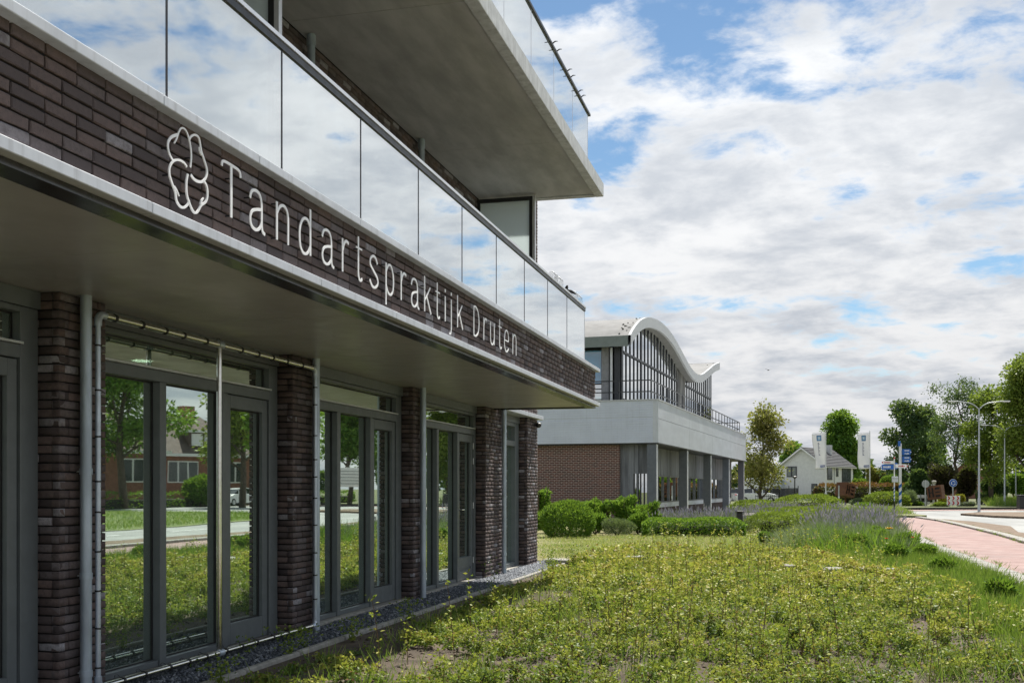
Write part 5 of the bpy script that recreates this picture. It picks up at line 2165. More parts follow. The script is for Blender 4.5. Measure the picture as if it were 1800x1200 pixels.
# ================================================================== STREET LAMPS
def lamp(px, base_y, top_y, label, arms, depth=None):
    dep = depth or F_PX * 1.5 / (base_y - 858)
    p_ = at(px, dep)
    h_ = hgt(top_y, dep)
    r_ = empty('street_lamp', p_, R(YAW))
    tag(r_, label, 'street lamp', 'double armed lamp posts')
    bb_ = MB()
    bb_.tube([(0, 0, -.03), (0, 0, .9), (0, 0, .95), (0, 0, h_ - .3)], [.085, .08, .060, .038], 14)
    bb_.lathe([(.16, 0), (.15, .05), (.11, .06)], (0, 0), 14)
    bb_.build('pole', M_lampgrey, r_, smooth=True, auto=40)
    for sx in arms:
        bb_ = MB()
        bb_.tube(catmull([(0, 0, h_ - .34), (sx * .28, 0, h_ - .10), (sx * .55, 0, h_ + .03), (sx * 1.0, 0, h_ + .10), (sx * 1.30, 0, h_ + .13)], 4), .026, 8)
        ao = bb_.build('arm', M_lampgrey, r_, smooth=True)
        bb_ = MB()
        bb_.bbox(min(sx * 1.25, sx * 1.85), max(sx * 1.25, sx * 1.85), -.09, .09, h_ + .105, h_ + .165, .025)
        ho = bb_.build('lamp_head', M_grey, ao)
        bb_ = MB()
        bb_.box(min(sx * 1.45, sx * 1.8), max(sx * 1.45, sx * 1.8), -.08, .08, h_ + .085, h_ + .099)
        bb_.build('lamp_glass', M_signwhite, ho)
    return r_


M_lampgrey = mat('lamp_post_grey', (0.46, 0.49, 0.51), .45, .3, var=.06)
lamp(1721, 902, 709, 'nearest double armed grey lamp post on the brown traffic island', (-1, 1))
lamp(1766, 891, 750, 'second double armed lamp post, right of the nearest one', (-1, 1))
lamp(1785.5, 880.5, 770, 'farthest lamp post, close to the right picture edge', (1,), depth=112)

# ================================================================== SIGNS AT THE ROUNDABOUT
def panel(bb_, x0, x1, z0, z1, y=0.0, t=.03):
    return bb_.bbox(x0, x1, y - t / 2, y + t / 2, z0, z1, .006)


# tall mast with blue and white bands
d_ = 84
pA = at(1582.5, d_)
r = empty('direction_mast', pA, R(YAW))
tag(r, 'tall white mast with blue bands at its foot and blue direction boards', 'road sign')
sc_ = d_ / F_PX
Hm = hgt(779, d_)
b = MB()
b.tube([(0, 0, 0), (0, 0, Hm)], .105, 14)
b.build('mast', M_signwhite, r, smooth=True, auto=40)
for k, z in enumerate((.55, 1.15, 1.72)):
    b = MB()
    n_ = 14
    for q in range(n_):
        t0, t1 = q / n_ * 6.2832, (q + 1) / n_ * 6.2832
        z0, z1 = z + .10 * math.cos(t0) , z + .10 * math.cos(t1)
        rr = .108
        b.add([(rr * math.cos(t0), rr * math.sin(t0), z0 - .13), (rr * math.cos(t1), rr * math.sin(t1), z1 - .13), (rr * math.cos(t1), rr * math.sin(t1), z1 + .13), (rr * math.cos(t0), rr * math.sin(t0), z0 + .13)], [(0, 1, 2, 3)])
    b.build('blue_band', M_signblue, r)


def dirboard(r_, x0, x1, z0, z1, m_, arrow, rows=2, dark=False, y=-.13):
    bb_ = MB()
    if arrow < 0:
        bb_.prism([(x0, (z0 + z1) / 2), (x0 + .12, z0), (x1, z0), (x1, z1), (x0 + .12, z1)], lambda x, z: (x, y - .015, z), lambda x, z: (x, y + .015, z))
    else:
        bb_.prism([(x0, z0), (x1 - .12, z0), (x1, (z0 + z1) / 2), (x1 - .12, z1), (x0, z1)], lambda x, z: (x, y - .015, z), lambda x, z: (x, y + .015, z))
    bo = bb_.build('direction_board', m_, r_)
    ink = M_signwhite if not dark else M_signred
    rs_ = random.Random(int(x0 * 100))
    for q in range(rows):
        zr = z1 - (q + .5) * (z1 - z0) / rows
        hh_ = (z1 - z0) / rows * .22
        x = x0 + .17
        while x < x1 - .22:
            w_ = rs_.uniform(.035, .06)
            bb_ = MB()
            bb_.box(x, x + w_, y - .022, y - .0155, zr - hh_, zr + hh_ * rs_.uniform(.5, 1.2))
            bb_.build('print_letter', ink, bo)
            x += w_ + .025
    ax = x0 + .06 if arrow < 0 else x1 - .06
    bb_ = MB()
    bb_.prism([(ax + .03 * -arrow, (z0 + z1) / 2 + .06), (ax + .05 * arrow, (z0 + z1) / 2), (ax + .03 * -arrow, (z0 + z1) / 2 - .06)], lambda x, z: (x, y - .023, z), lambda x, z: (x, y - .016, z))
    bb_.build('arrow', ink, bo)
    return bo


dirboard(r, .11, .82, hgt(799.5, d_), hgt(789, d_), M_signblue, 1, 2)
dirboard(r, .11, .82, hgt(812.5, d_), hgt(801.5, d_), M_signblue, 1, 2)
b = MB()
panel(b, -.22, -.02, hgt(784, d_), hgt(775, d_), -.13)
b.build('small_board', M_signblue, r)

# low post with spiral stripes
d_ = 61.1
pB = at(1572, d_)
r = empty('direction_post', (pB.x, pB.y, .08), R(YAW))
tag(r, 'slim direction post, black foot and striped shaft, with white and blue fingers', 'road sign')
hz = lambda y: hgt(y, d_) - .08
b = MB()
b.tube([(0, 0, -.1), (0, 0, hz(880))], .036, 12)
b.build('black_foot', M_black, r)
b = MB()
b.tube([(0, 0, hz(880)), (0, 0, hz(806))], .034, 12)
b.build('shaft', M_signwhite, r)
for k in range(4):
    z = hz(877 - k * 6.5)
    b = MB()
    for q in range(12):
        t0, t1 = q / 12 * 6.2832, (q + 1) / 12 * 6.2832
        z0, z1 = z + .05 * math.cos(t0), z + .05 * math.cos(t1)
        rr = .0355
        b.add([(rr * math.cos(t0), rr * math.sin(t0), z0 - .045), (rr * math.cos(t1), rr * math.sin(t1), z1 - .045), (rr * math.cos(t1), rr * math.sin(t1), z1 + .045), (rr * math.cos(t0), rr * math.sin(t0), z0 + .045)], [(0, 1, 2, 3)])
    b.build('blue_band', M_signblue, r)
s_ = d_ / F_PX
dirboard(r, -23 * s_, -.04, hz(815), hz(809.5), M_signwhite, -1, 1, True, y=-.02)
dirboard(r, -25 * s_, -.04, hz(824.5), hz(815.8), M_signblue, -1, 1, y=-.02)
dirboard(r, .04, 24 * s_, hz(822), hz(815.5), M_signwhite, 1, 1, True, y=-.05)
dirboard(r, .04, 8 * s_, hz(824), hz(813), M_signblue, 1, 1, y=.0)
b = MB()
b.lathe([(.03, hz(806)), (.05, hz(805)), (.02, hz(803))], (0, 0), 8)
b.build('post_cap', M_signred, r)
b = MB()
b.bbox(-5 * s_, 6 * s_, -.09, -.04, hz(847), hz(837), .01)
bx_ = b.build('notice_box', mat('pale_notice', (0.55, 0.57, 0.60), .5), r)
b = MB()
b.box(-4 * s_, 5 * s_, -.094, -.091, hz(841.5), hz(839.5))
b.build('notice_line', M_grey, bx_)


def round_sign(px, depth, cy, rad, face, label, kind):
    p_ = at(px, depth)
    r_ = empty('round_sign', (p_.x, p_.y, .12), R(YAW))
    tag(r_, label, 'road sign')
    zc_ = hgt(cy, depth) - .12
    bb_ = MB()
    bb_.tube([(0, 0, -.05), (0, 0, zc_ + .1)], .04, 10)
    bb_.build('post', M_galv, r_)
    bb_ = MB()
    nn = 28
    bb_.prism([(rad * math.cos(k / nn * 6.2832), zc_ + rad * math.sin(k / nn * 6.2832)) for k in range(nn)], lambda x, z: (x, -.075, z), lambda x, z: (x, -.05, z))
    do_ = bb_.build('disc', face, r_)
    if kind == 'roundabout':
        bb_ = MB()
        bb_.prism([(rad * 1.09 * math.cos(k / nn * 6.2832), zc_ + rad * 1.09 * math.sin(k / nn * 6.2832)) for k in range(nn)], lambda x, z: (x, -.049, z), lambda x, z: (x, -.04, z))
        bb_.build('rim', M_signwhite, do_)
        for q in range(3):
            a0 = q * 2.0944 + .35
            bb_ = MB()
            ring = [a0 + k * .2 for k in range(7)]
            vs, fs = [], []
            for a in ring:
                for rr in (rad * .42, rad * .60):
                    vs.append((rr * math.cos(a), -.078, zc_ + rr * math.sin(a)))
            fs = [(2 * k, 2 * k + 1, 2 * k + 3, 2 * k + 2) for k in range(6)]
            a = ring[-1]
            vs += [(rad * .28 * math.cos(a), -.078, zc_ + rad * .28 * math.sin(a)), (rad * .76 * math.cos(a), -.078, zc_ + rad * .76 * math.sin(a)), (rad * .52 * math.cos(a + .55), -.078, zc_ + rad * .52 * math.sin(a + .55))]
            fs.append((len(vs) - 3, len(vs) - 2, len(vs) - 1))
            bb_.add(vs, fs)
            bb_.build('arrow', M_signwhite, do_)
    else:
        bb_ = MB()
        bb_.box(-.03, .03, -.09, -.076, zc_ - rad, zc_ + rad)
        bb_.build('clamp', M_galv, do_)
    return r_


round_sign(1626.5, 84, 850, .29, M_grey, 'grey back of a round sign above the striped barrier', 'back')
round_sign(1675, 86, 848.5, .29, M_signblue, 'blue round sign with white circling arrows', 'roundabout')
# black and white barrier
d_ = 86
p_ = at(1623, d_)
r = empty('striped_barrier', (p_.x, p_.y, .12), R(YAW))
tag(r, 'low black and white barrier boards left of the rusty box', 'barrier')
for k, (m_, z0, z1) in enumerate(((M_signwhite, .62, .86), (M_black, .35, .61), (M_signwhite, .10, .34))):
    b = MB()
    panel(b, -.52, .50, z0, z1, 0, .03)
    b.build('board', m_, r)
for x in (-.22, .25):
    b = MB()
    b.box(x - .035, x + .035, -.06, -.016, -.05, .9)
    b.build('post', M_grey, r)
# chevron boards
p_ = at(1676, 82)
r = empty('chevron_board', (p_.x, p_.y, .12), R(YAW))
tag(r, 'red and white arrow boards below the blue round sign', 'road sign')
for row in (0, 1):
    b = MB()
    panel(b, -.50, .50, .12 + row * .36, .46 + row * .36, 0, .03)
    bo = b.build('board', M_signwhite, r)
    for k in range(3):
        x = -.40 + k * .34
        z = .29 + row * .36
        b = MB()
        b.prism([(x - .06, z + .15), (x + .05, z + .15), (x + .15, z), (x + .05, z - .15), (x - .06, z - .15), (x + .04, z)], lambda x, z: (x, -.024, z), lambda x, z: (x, -.0165, z))
        b.build('chevron', M_signred, bo)
for x in (-.3, .3):
    b = MB()
    b.box(x - .03, x + .03, .02, .06, -.05, .8)
    b.build('post', M_grey, r)


# rusty boxes with cut-out letters
def letter_box(px, depth, base_z, size, tilt, yaw, label, post_h, scale=1.0):
    p_ = at(px, depth)
    r_ = empty('letter_box', (p_.x, p_.y, .1), R(YAW) + yaw)
    tag(r_, label, 'sculpture', 'rusty letter boxes')
    S = size
    grid_x = [0, .10, .22, .34, .46, .56, .90, 1.0]
    grid_z = [0, .16, .30, .38, .46, .54, .62, .70, .84, 1.0]
    # holes: H = columns 1 and 3 full height, column 2 at mid; E = column 5 in three bars
    def hole(i, j):
        zmid = (grid_z[j] + grid_z[j + 1]) / 2
        if not .16 < zmid < .84:
            return False
        if i in (1, 3):
            return True
        if i == 2:
            return .46 < zmid < .54
        if i == 5:
            return zmid < .30 or .46 < zmid < .54 or zmid > .70
        return False
    rot = Matrix.Translation((0, 0, post_h + S / 2)) @ Matrix.Rotation(tilt, 4, 'Y') @ Matrix.Translation((-S / 2, -S / 2, -S / 2))
    bb_ = MB()
    for i in range(7):
        for j in range(9):
            if not hole(i, j):
                bb_.box(grid_x[i] * S, grid_x[i + 1] * S, 0, .05, grid_z[j] * S, grid_z[j + 1] * S)
    bb_.move(rot)
    fr = bb_.build('front_plate', M_corten, r_)
    bb_ = MB()
    bb_.box(0, .04, .051, S, 0, S)
    bb_.box(S - .04, S, .051, S, 0, S)
    bb_.box(.041, S - .041, .051, S, S - .04, S)
    bb_.box(.041, S - .041, .051, S, 0, .04)
    bb_.box(.041, S - .041, S - .04, S, .041, S - .041)
    bb_.move(rot)
    bb_.build('shell', M_corten, r_)
    bb_ = MB()
    bb_.box(.06, S - .06, .12, S - .06, .06, S - .06)
    bb_.move(rot)
    bb_.build('dark_inside', M_black, r_)
    bb_ = MB()
    bb_.tube([(0, 0, -.1), (0, 0, post_h + .15)], .07, 10)
    bb_.build('post', M_corten, r_)
    return r_


letter_box(1645, 85, .1, 1.08, R(-7), R(-34), 'rusty steel box with cut out letters on a post beside the blue round sign', .55)
letter_box(1486, 92, .1, 1.12, R(12), R(30), 'tilted rusty steel box with cut out letters in front of the hedge', .70)
p_ = at(1474.5, 90)
b = MB()
b.tube([(0, 0, 0), (0, 0, 1.75)], .055, 10)
r = empty('grey_post', p_)
tag(r, 'grey post with white bands in front of the hedge', 'post')
b.build('shaft', M_galv, r)
for z in (.25, .62):
    b = MB()
    b.tube([(0, 0, z), (0, 0, z + .22)], .075, 10)
    b.build('white_band', M_signwhite, r)
p_ = at(1642, 95)
b = MB()
b.lathe([(.12, 0), (.12, 1.9), (.2, 2.05), (.2, 2.15), (.1, 2.2)], (0, 0), 12)
o = b.build('stone_post', mat('pale_stone', (.42, .40, .36), .9))
o.location = p_
tag(o, 'pale stone post rising behind the rusty box', 'post')
p_ = at(1797, 74)
r = empty('waste_bin', p_, R(YAW))
tag(r, 'dark waste bin at the right picture edge', 'bin')
b = MB()
b.bbox(-.28, .28, -.28, .28, .12, 1.0, .04)
b.build('body', M_black, r)
b = MB()
b.bbox(-.31, .31, -.31, .31, 1.002, 1.07, .03)
b.build('lid', M_raildark, r)
p_ = at(1397, 100)
r = empty('dark_lamp', p_, R(YAW))
tag(r, 'short dark lamp post in front of the white house', 'lamp post')
b = MB()
b.tube([(0, 0, 0), (0, 0, 2.55)], .05, 10)
b.build('post', M_black, r)
b = MB()
b.lathe([(.06, 2.4), (.2, 2.5), (.22, 2.58), (.05, 2.66)], (0, 0), 12)
b.build('lamp_head', M_black, r)
# bicycle leaning by the house door
p_ = at(1434, 98)
r = empty('bicycle', p_, R(YAW + 55))
tag(r, 'bicycle parked near the door of the white house', 'bicycle')
for x in (-.52, .52):
    b = MB()
    b.tube([(x + .33 * math.cos(k / 16 * 6.2832), 0, .34 + .33 * math.sin(k / 16 * 6.2832)) for k in range(17)], .02, 6)
    b.build('wheel', M_tyre, r)
b = MB()
b.tube([(-.52, 0, .34), (-.1, 0, .34), (-.2, 0, .82), (.35, 0, .78), (-.1, 0, .34)], .018, 6)
b.tube([(.52, 0, .34), (.35, 0, .78), (.32, 0, 1.0)], .018, 6)
b.build('frame', M_galv, r)
b = MB()
b.tube([(.2, -.28, 1.02), (.32, 0, 1.04), (.2, .28, 1.02)], .014, 6)
b.build('handlebar', M_black, r)
b = MB()
b.bbox(-.36, -.1, -.08, .08, .92, .98, .03)
b.tube([(-.2, 0, .80), (-.22, 0, .93)], .014, 6)
b.build('saddle', M_black, r)

# ================================================================== CLIPPED SHRUBS AND BEDS IN THE MIDDLE GROUND
bush('round_bush', at(998, 33.6), 1.12, 1.0, 1.28, LM_green, 'dense rounded dark green bush next to the last brick pier', 'bush', 81, 9000, .11, .32, hi=.7, amp=.14, fill=.3, zc=.36, up=.9)
bush('leafy_bush', at(944, 40), .95, .9, 2.35, LM_green, 'taller leafy shrub against the red brick wall', 'bush', 82, 4200, .14, .55, amp=.45, lo=.25, fill=.5)
for k, (px, dep, rx, rz) in enumerate(((1052, 37.2, 1.15, 1.6), (1096, 37, 1.25, 1.72), (1136, 37.6, 1.0, 1.45))):
    bush('upright_shrub', at(px, dep), rx, .8, rz, LM_green,
         ('bright green shrub directly behind the rounded bush', 'bright green shrub in front of the dark corner window', 'bright green shrub at the foot of the corner column')[k],
         'bush', 84 + k, 5200, .15, .32, group='bright shrubs before the brick wall', lo=.3, up=1.0, amp=.42, fill=.45)
for k, (px, dep, rx, lab) in enumerate(((1046, 35.6, .75, 'low bright green shrub squeezed between round bush and silvery shrub'), (1122, 35.8, .7, 'low bright green shrub behind the left end of the low hedge'), (960, 36.5, .9, 'low bright green shrub behind the rounded bush near the pier'))):
    bush('low_shrub', at(px, dep), rx, .6, .85, LM_green, lab, 'bush', 180 + k, 3200, .12, .34, group='low shrubs before the brick wall', lo=.2, hi=.9, up=.9, amp=.3, fill=.4)
bush('silver_shrub', at(1085, 34.3), .75, .5, .62, LM_silver, 'low silvery green shrub between round bush and clipped low hedge', 'bush', 88, 3400, .085, .22, up=1.1, lo=0, hi=.6)
hedge('low_hedge', at(1130, 34.2), at(1308, 34.0), .75, .52, LM_green, 'low clipped bright green hedge in front of the lavender', 89, 9500, .075, .2, 1.0, rough=.3)
hedge('clipped_hedge', at(1372, 66), at(1470, 64), 2.4, 1.05, LM_lime, 'broad clipped light green hedge below the white house', 90, 6500, .14, .15, .9, group='clipped light green hedges', width=.4)
hedge('clipped_hedge', at(1300, 60), at(1356, 62), 1.6, .75, LM_lime, 'short clipped light green hedge before the parked cars', 91, 3600, .13, .1, .85, group='clipped light green hedges', width=.4)
hedge('clipped_hedge', at(1342, 46), at(1455, 50), 1.7, .62, LM_lime, 'long low light green hedge right of the stone block', 92, 6500, .11, .2, 1.0, group='clipped light green hedges', width=.4)
hedge('clipped_hedge', at(1330, 36.5), at(1400, 38), 1.1, .62, LM_lime, 'small light green hedge just right of the low clipped hedge', 93, 4600, .09, .1, .95, group='clipped light green hedges', width=.4)
hedge('clipped_hedge', at(1525, 86), at(1592, 86), 2.2, 1.05, LM_lime, 'clipped light green hedge on the roundabout left of the masts', 94, 4200, .2, .1, .9, group='clipped light green hedges', width=.4)
bush('grass_clump', at(1598, 86), .75, .7, 1.35, LM_silver, 'fountain shaped grey green grass clump beside the tall mast', 'grass clump', 95, 2600, .32, .10, up=1.0)
bush('grass_clump', at(1512, 88), 1.0, .8, .75, LM_silver, 'low grey green clump on the roundabout below the second banner', 'grass clump', 96, 2400, .2, .2, up=.8, hi=.6)
for k, (px, dep, lab) in enumerate(((1540, 90, 'yellow flowering bush left of the direction post'), (1556, 90, 'yellow flowering bush just behind the direction post'),
                                    (1658, 88, 'yellow flowering bush between rusty box and arrow boards'), (1688, 89, 'yellow flowering bush right of the arrow boards'))):
    bush('yellow_bush', at(px, dep), .55, .5, 1.25 if k != 2 else 1.1, LM_yellow, lab, 'bush', 97 + k, 1700, .18, .4, group='yellow bushes on the roundabout', up=.8, amp=.3)
for k, (px, dep, rx, rz, lm, lab) in enumerate(((1612, 86, .9, .62, LM_green, 'low green plants left of the striped barrier'), (1655, 83, 1.1, .55, LM_lime, 'low light green plants at the foot of the rusty box'),
                                               (1700, 84, 1.2, .5, LM_lav, 'greyish lavender clump below the arrow boards'), (1745, 92, 1.6, .8, LM_lime, 'tall weeds behind the nearest lamp post'), (1780, 95, 1.6, .9, LM_lime, 'tall weeds near the right edge behind the waste bin'),
                                               (1520, 84, 1.2, .5, LM_green, 'low green plants at the left end of the roundabout'), (1725, 96, .9, 1.5, LM_dark, 'small dark bush behind the nearest lamp post'))):
    bush('low_planting', at(px, dep), rx, .8, rz, lm, lab, 'plants', 110 + k, 1900, .15, .35, group='low planting around the roundabout', up=.7, amp=.3)

# lavender masses and long grass: nobody could count the stalks
def stalks(pts_fn, n_, h, L, W, m, name, label, cat, tint_fn, lean=.25, seed=1, tip=False, clump=0.0, per=55):
    """upright blades; with clump > 0 they grow in tufts of that radius, leaning outwards, tufts of uneven height and tint"""
    rs_ = np.random.default_rng(seed)
    if clump:
        nc = max(4, n_ // per)
        C_ = pts_fn(rs_, nc)
        nc = len(C_)
        ci = rs_.integers(0, nc, n_)
        off = rs_.normal(0, clump, (n_, 2)) * rs_.uniform(.5, 1.4, nc)[ci][:, None]
        P_ = C_[ci].copy()
        P_[:, :2] += off
        n2 = n_
        D_ = np.stack([rs_.normal(0, lean, n2) + off[:, 0] / clump * .22, rs_.normal(0, lean, n2) + off[:, 1] / clump * .22, np.ones(n2)], 1)
        Ls = L * rs_.uniform(.5, 1.15, n2) * (rs_.uniform(.35, 1.35, nc)[ci])
        tint = tint_fn(rs_, n2) + rs_.normal(0, .13, nc)[ci]
        tipsel = (rs_.random(nc) < .55)[ci]
    else:
        P_ = pts_fn(rs_, n_)
        n2 = len(P_)
        D_ = np.stack([rs_.normal(0, lean, n2), rs_.normal(0, lean, n2), np.ones(n2)], 1)
        Ls = L * rs_.uniform(.45, 1.2, n2) * np.array([1 + .55 * noise_field(a_, c_, 1.1, seed) for a_, c_ in P_[:, :2]])
        tint = tint_fn(rs_, n2)
        tipsel = np.ones(n2, bool)
    if cat == 'lavender':
        tint = np.minimum(tint, .66)
    parts_ = [leaf_arrays(P_, D_, Ls, W, np.clip(tint, 0, 1))]
    if tip:
        q = P_ + unit(D_) * Ls[:, None] * .92
        sel = (rs_.random(n2) < .34) & tipsel
        parts_.append(leaf_arrays(q[sel], D_[sel] + rs_.normal(0, .1, (sel.sum(), 3)), L * .28, W * 2.6, rs_.uniform(.72, 1.0, sel.sum())))
    o_ = leaf_obj(name, parts_, m)
    return tag(o_, label, cat, kind='stuff')


def region_px(p0, p1, p2, p3):
    """bilinear patch between four ground points (px, depth)"""
    A, B, C_, D = [np.array(at(*q)) for q in (p0, p1, p2, p3)]
    def fn(rs_, n_):
        u, v = rs_.random(n_)[:, None], rs_.random(n_)[:, None]
        P_ = (A * (1 - u) + B * u) * (1 - v) + (D * (1 - u) + C_ * u) * v
        return P_
    return fn


stalks(region_px((1120, 37), (1300, 36.5), (1330, 44), (1150, 45)), 15000, .5, .60, .016, LM_lav, 'lavender_bed', 'broad lavender bed in front of the column row', 'lavender', lambda r_, n_: r_.beta(2, 3, n_) * .62, .3, 5, True, .22, 90)
stalks(region_px((1300, 44), (1395, 44), (1400, 58), (1320, 58)), 8000, .5, .62, .02, LM_lav, 'lavender_bed', 'lavender patch between the clipped light green hedges', 'lavender', lambda r_, n_: r_.beta(2, 3, n_) * .66, .3, 6, True, .25, 90)
stalks(region_px((1435, 31), (1575, 30), (1560, 52), (1450, 50)), 12000, .5, .62, .018, LM_lav, 'lavender_bed', 'greyish lavender patch beside the cycle path', 'lavender', lambda r_, n_: r_.beta(2, 3, n_) * .66, .35, 7, True, .22, 90)
stalks(region_px((1360, 26), (1600, 24), (1555, 33), (1390, 33)), 16000, .5, .50, .014, LM_silver, 'silver_grass', 'pale silvery ornamental grass and weeds near the lavender', 'grass', lambda r_, n_: r_.beta(2, 2, n_), .45, 8, False, .16, 70)


stalks(region_px((1400, 25), (1610, 22.5), (1560, 33), (1420, 33)), 9000, .5, .46, .03, LM_green, 'green_weeds', 'lush green weeds among the silvery grass beside the path', 'weeds', lambda r_, n_: r_.beta(2, 2, n_), .5, 44, False, .15, 80)


def right_weeds(rs_, n_):
    y = 8 + 20 * rs_.random(n_) ** .8
    lft = np.interp(y, [6, 9.7, 14, 20, 24, 28], [1.5, 1.75, 2.0, 1.9, .9, .2])
    x = lft + (3.25 - lft) * rs_.random(n_)
    return np.stack([x, y, np.full(n_, .0)], 1)


stalks(right_weeds, 52000, .4, .22, .010, LM_grass, 'tall_grass', 'fresh green tall grass between ground cover and path edging', 'grass', lambda r_, n_: r_.beta(2, 2.6, n_), .3, 9, False, .12, 45)
stalks(region_px((945, 23.5), (1400, 26.0), (1340, 34.5), (960, 34.5)), 30000, .1, .11, .012, LM_grass, 'mown_grass', 'short yellowish mown grass before the low hedge', 'grass', lambda r_, n_: .74 + .3 * r_.random(n_), .9, 10, False, .3, 60)
stalks(region_px((1480, 62), (1610, 59.5), (1580, 72), (1490, 72)), 5200, .3, .42, .022, LM_grass, 'island_grass', 'dry tall grass on the splitter island around the direction post', 'grass', lambda r_, n_: .45 + .55 * r_.random(n_), .4, 12)
stalks(region_px((1735, 84), (1850, 84), (1870, 105), (1740, 105)), 5000, .6, .8, .04, LM_grass, 'far_weeds', 'tall weeds beyond the second lamp post', 'grass', lambda r_, n_: .3 + .6 * r_.random(n_), .35, 13)

stalks(lambda r_, n_: VERGE_PTS, 16000, .2, .26, .02, LM_grass, 'verge_blades', 'uneven grass blades on the verge across the road', 'grass', lambda r_, n_: r_.beta(2, 2, n_), .5, 78)
def kerb_weeds(rs_, n_):
    out_ = []
    while len(out_) < n_:
        y_ = rs_.uniform(14, 55)
        xr = float(np.interp(y_, [p[1] for p in PATH_R], [p[0] for p in PATH_R])) + rs_.choice([.0, .32]) + rs_.normal(0, .02)
        if rs_.random() < .45:
            xr = float(np.interp(y_, [p[1] for p in PATH_L], [p[0] for p in PATH_L])) - rs_.choice([.02, .5]) + rs_.normal(0, .03)
        for _q in range(int(rs_.integers(4, 22))):
            out_.append((xr + rs_.normal(0, .035), y_ + rs_.normal(0, .09), .0))
    return np.array(out_[:n_])


stalks(kerb_weeds, 2600, .1, .11, .012, LM_grass, 'kerb_weeds', 'small weeds in the joints of kerb and edging slabs', 'weeds', lambda r_, n_: r_.random(n_), .6, 79)
# broad-leaved green plants along the path edge
for k, (px, dep, rx, rz, lab) in enumerate(((1590, 25.5, .55, .62, 'leafy green plant below the yellow rose'), (1545, 27, .5, .6, 'leafy green plant left of the poppies'), (1625, 22.5, .42, .45, 'leafy green plant at the bend of the path edging'),
                                            (1470, 27.5, .45, .55, 'fresh green weed in the silvery grass'), (1345, 29.0, .28, .42, 'single broad leaved green plant on the mown strip'), (1505, 25, .5, .6, 'lush green weed in front of the lavender beside the path'), (1440, 29, .5, .5, 'green weed at the left of the silvery grass'), (1575, 22, .5, .5, 'lush green weed below the two poppies'), (1660, 18.5, .38, .40, 'green weed tuft leaning over the pale edging'), (1760, 14, .35, .42, 'feathery weed near the right edge by the edging'))):
    bush('leafy_plant', at(px, dep), rx, rx * .9, rz, LM_green, lab, 'plant', 130 + k, 1500, .085, .36, group='leafy plants near the path', lo=.1, hi=.9, up=.8, amp=.3, fill=.5)


# roses and poppies
def flower(p_, h, col_m, label, petals, size, group):
    r_ = empty('flower', p_)
    tag(r_, label, 'flower', group)
    bb_ = MB()
    bb_.tube([(0, 0, -.02), (.01, .005, h * .5), (.0, .0, h)], .005, 5)
    bb_.build('stem', mat('flower_stem', (.05, .10, .02), .7), r_)
    bb_ = MB()
    for q in range(petals):
        a = q * 2.39996
        tilt = .25 + .75 * (q / petals)
        ca_, sa_ = math.cos(a), math.sin(a)
        rr = size * (.35 + .65 * q / petals)
        def pp(u, w, z):
            return (ca_ * u - sa_ * w, sa_ * u + ca_ * w, h + z)
        bb_.add([pp(0, 0, 0), pp(rr * .6, -rr * .55, rr * .6 / tilt * .4), pp(rr, 0, rr * .75 / tilt * .4), pp(rr * .6, rr * .55, rr * .6 / tilt * .4)], [(0, 1, 2, 3)])
    bb_.build('petals', col_m, r_)
    return r_


M_poppy = mat('poppy_red', (.60, .02, .015), .6)
M_rose = mat('rose_yellow', (.75, .48, .04), .6)
def fl(px, dep, py):
    p_ = at(px, dep)
    return p_, hgt(py, dep)
p_, h_ = fl(1563, 25.5, 930)
flower(p_, h_, M_rose, 'large yellow rose blossom among the green plants', 14, .13, 'blossoms')
for px, dep, py, lab in ((1558, 24, 947, 'red poppy below the yellow rose'), (1605, 25, 945, 'red poppy nearest the cycle path'), (1196, 28, 958, 'orange red poppy on the mown strip')):
    p_, h_ = fl(px, dep, py)
    flower(p_, h_, M_poppy if px != 1196 else mat('poppy_orange', (.62, .12, .03), .6), lab, 8, .075, 'blossoms')

# stepping stones in the ground cover
for k, (px, py, w, lab) in enumerate(((1490, 1007, .42, 'pale concrete slab lying in the ground cover, the largest in view'), (1375, 1001, .3, 'pale concrete slab left of the largest slab'), (1108, 985, .26, 'pale slab in the ground cover before the mown strip'),
                                      (1055, 983, .28, 'pale slab beside the last pier, left of the other one'), (1560, 1008, .3, 'pale slab right of the largest slab'), (990, 991, .34, 'pale slab at the corner of the gravel strip'))):
    dep = F_PX * 1.5 / (py - 858)
    p_ = at(px, dep)
    b = MB()
    b.bbox(-w, w, -.3, .3, 0, .07, .012)
    o = b.build('concrete_slab', M_pv)
    o.location = (p_.x, p_.y, .03)
    o.rotation_euler = (random.uniform(-.03, .03), random.uniform(-.05, .05), R(YAW) + random.uniform(-.2, .2))
    tag(o, lab, 'slab', 'slabs in the ground cover')

# stone block and small black ground lights near the lavender
p_ = at(1327, 42)
b = MB()
b.bbox(-.42, .42, -.3, .3, 0, .55, .08)
r = empty('stone_block', p_, R(YAW + 10))
tag(r, 'grey stone block between lavender and clipped hedge', 'stone')
b.build('block', mat('grey_stone', (.20, .18, .17), .95, var=.3, scale=5, bump=.6, bscale=20), r)
p_ = at(1300, 35.4)
r = empty('ground_light', p_, R(YAW))
tag(r, 'small black garden light beside the right end of the low hedge', 'garden light')
b = MB()
b.bbox(-.09, .09, -.08, .08, .0, .72, .02)
b.build('body', M_black, r)
b = MB()
b.bbox(-.12, .12, -.11, .11, .722, .78, .02)
b.build('cap', M_black, r)

# ================================================================== GROUND COVER (the big foreground bed)
def cover_density(x, y):
    d = .55 + .60 * noise_field(x, y, .75, 4) + .45 * noise_field(x, y, 1.7, 8)
    return d


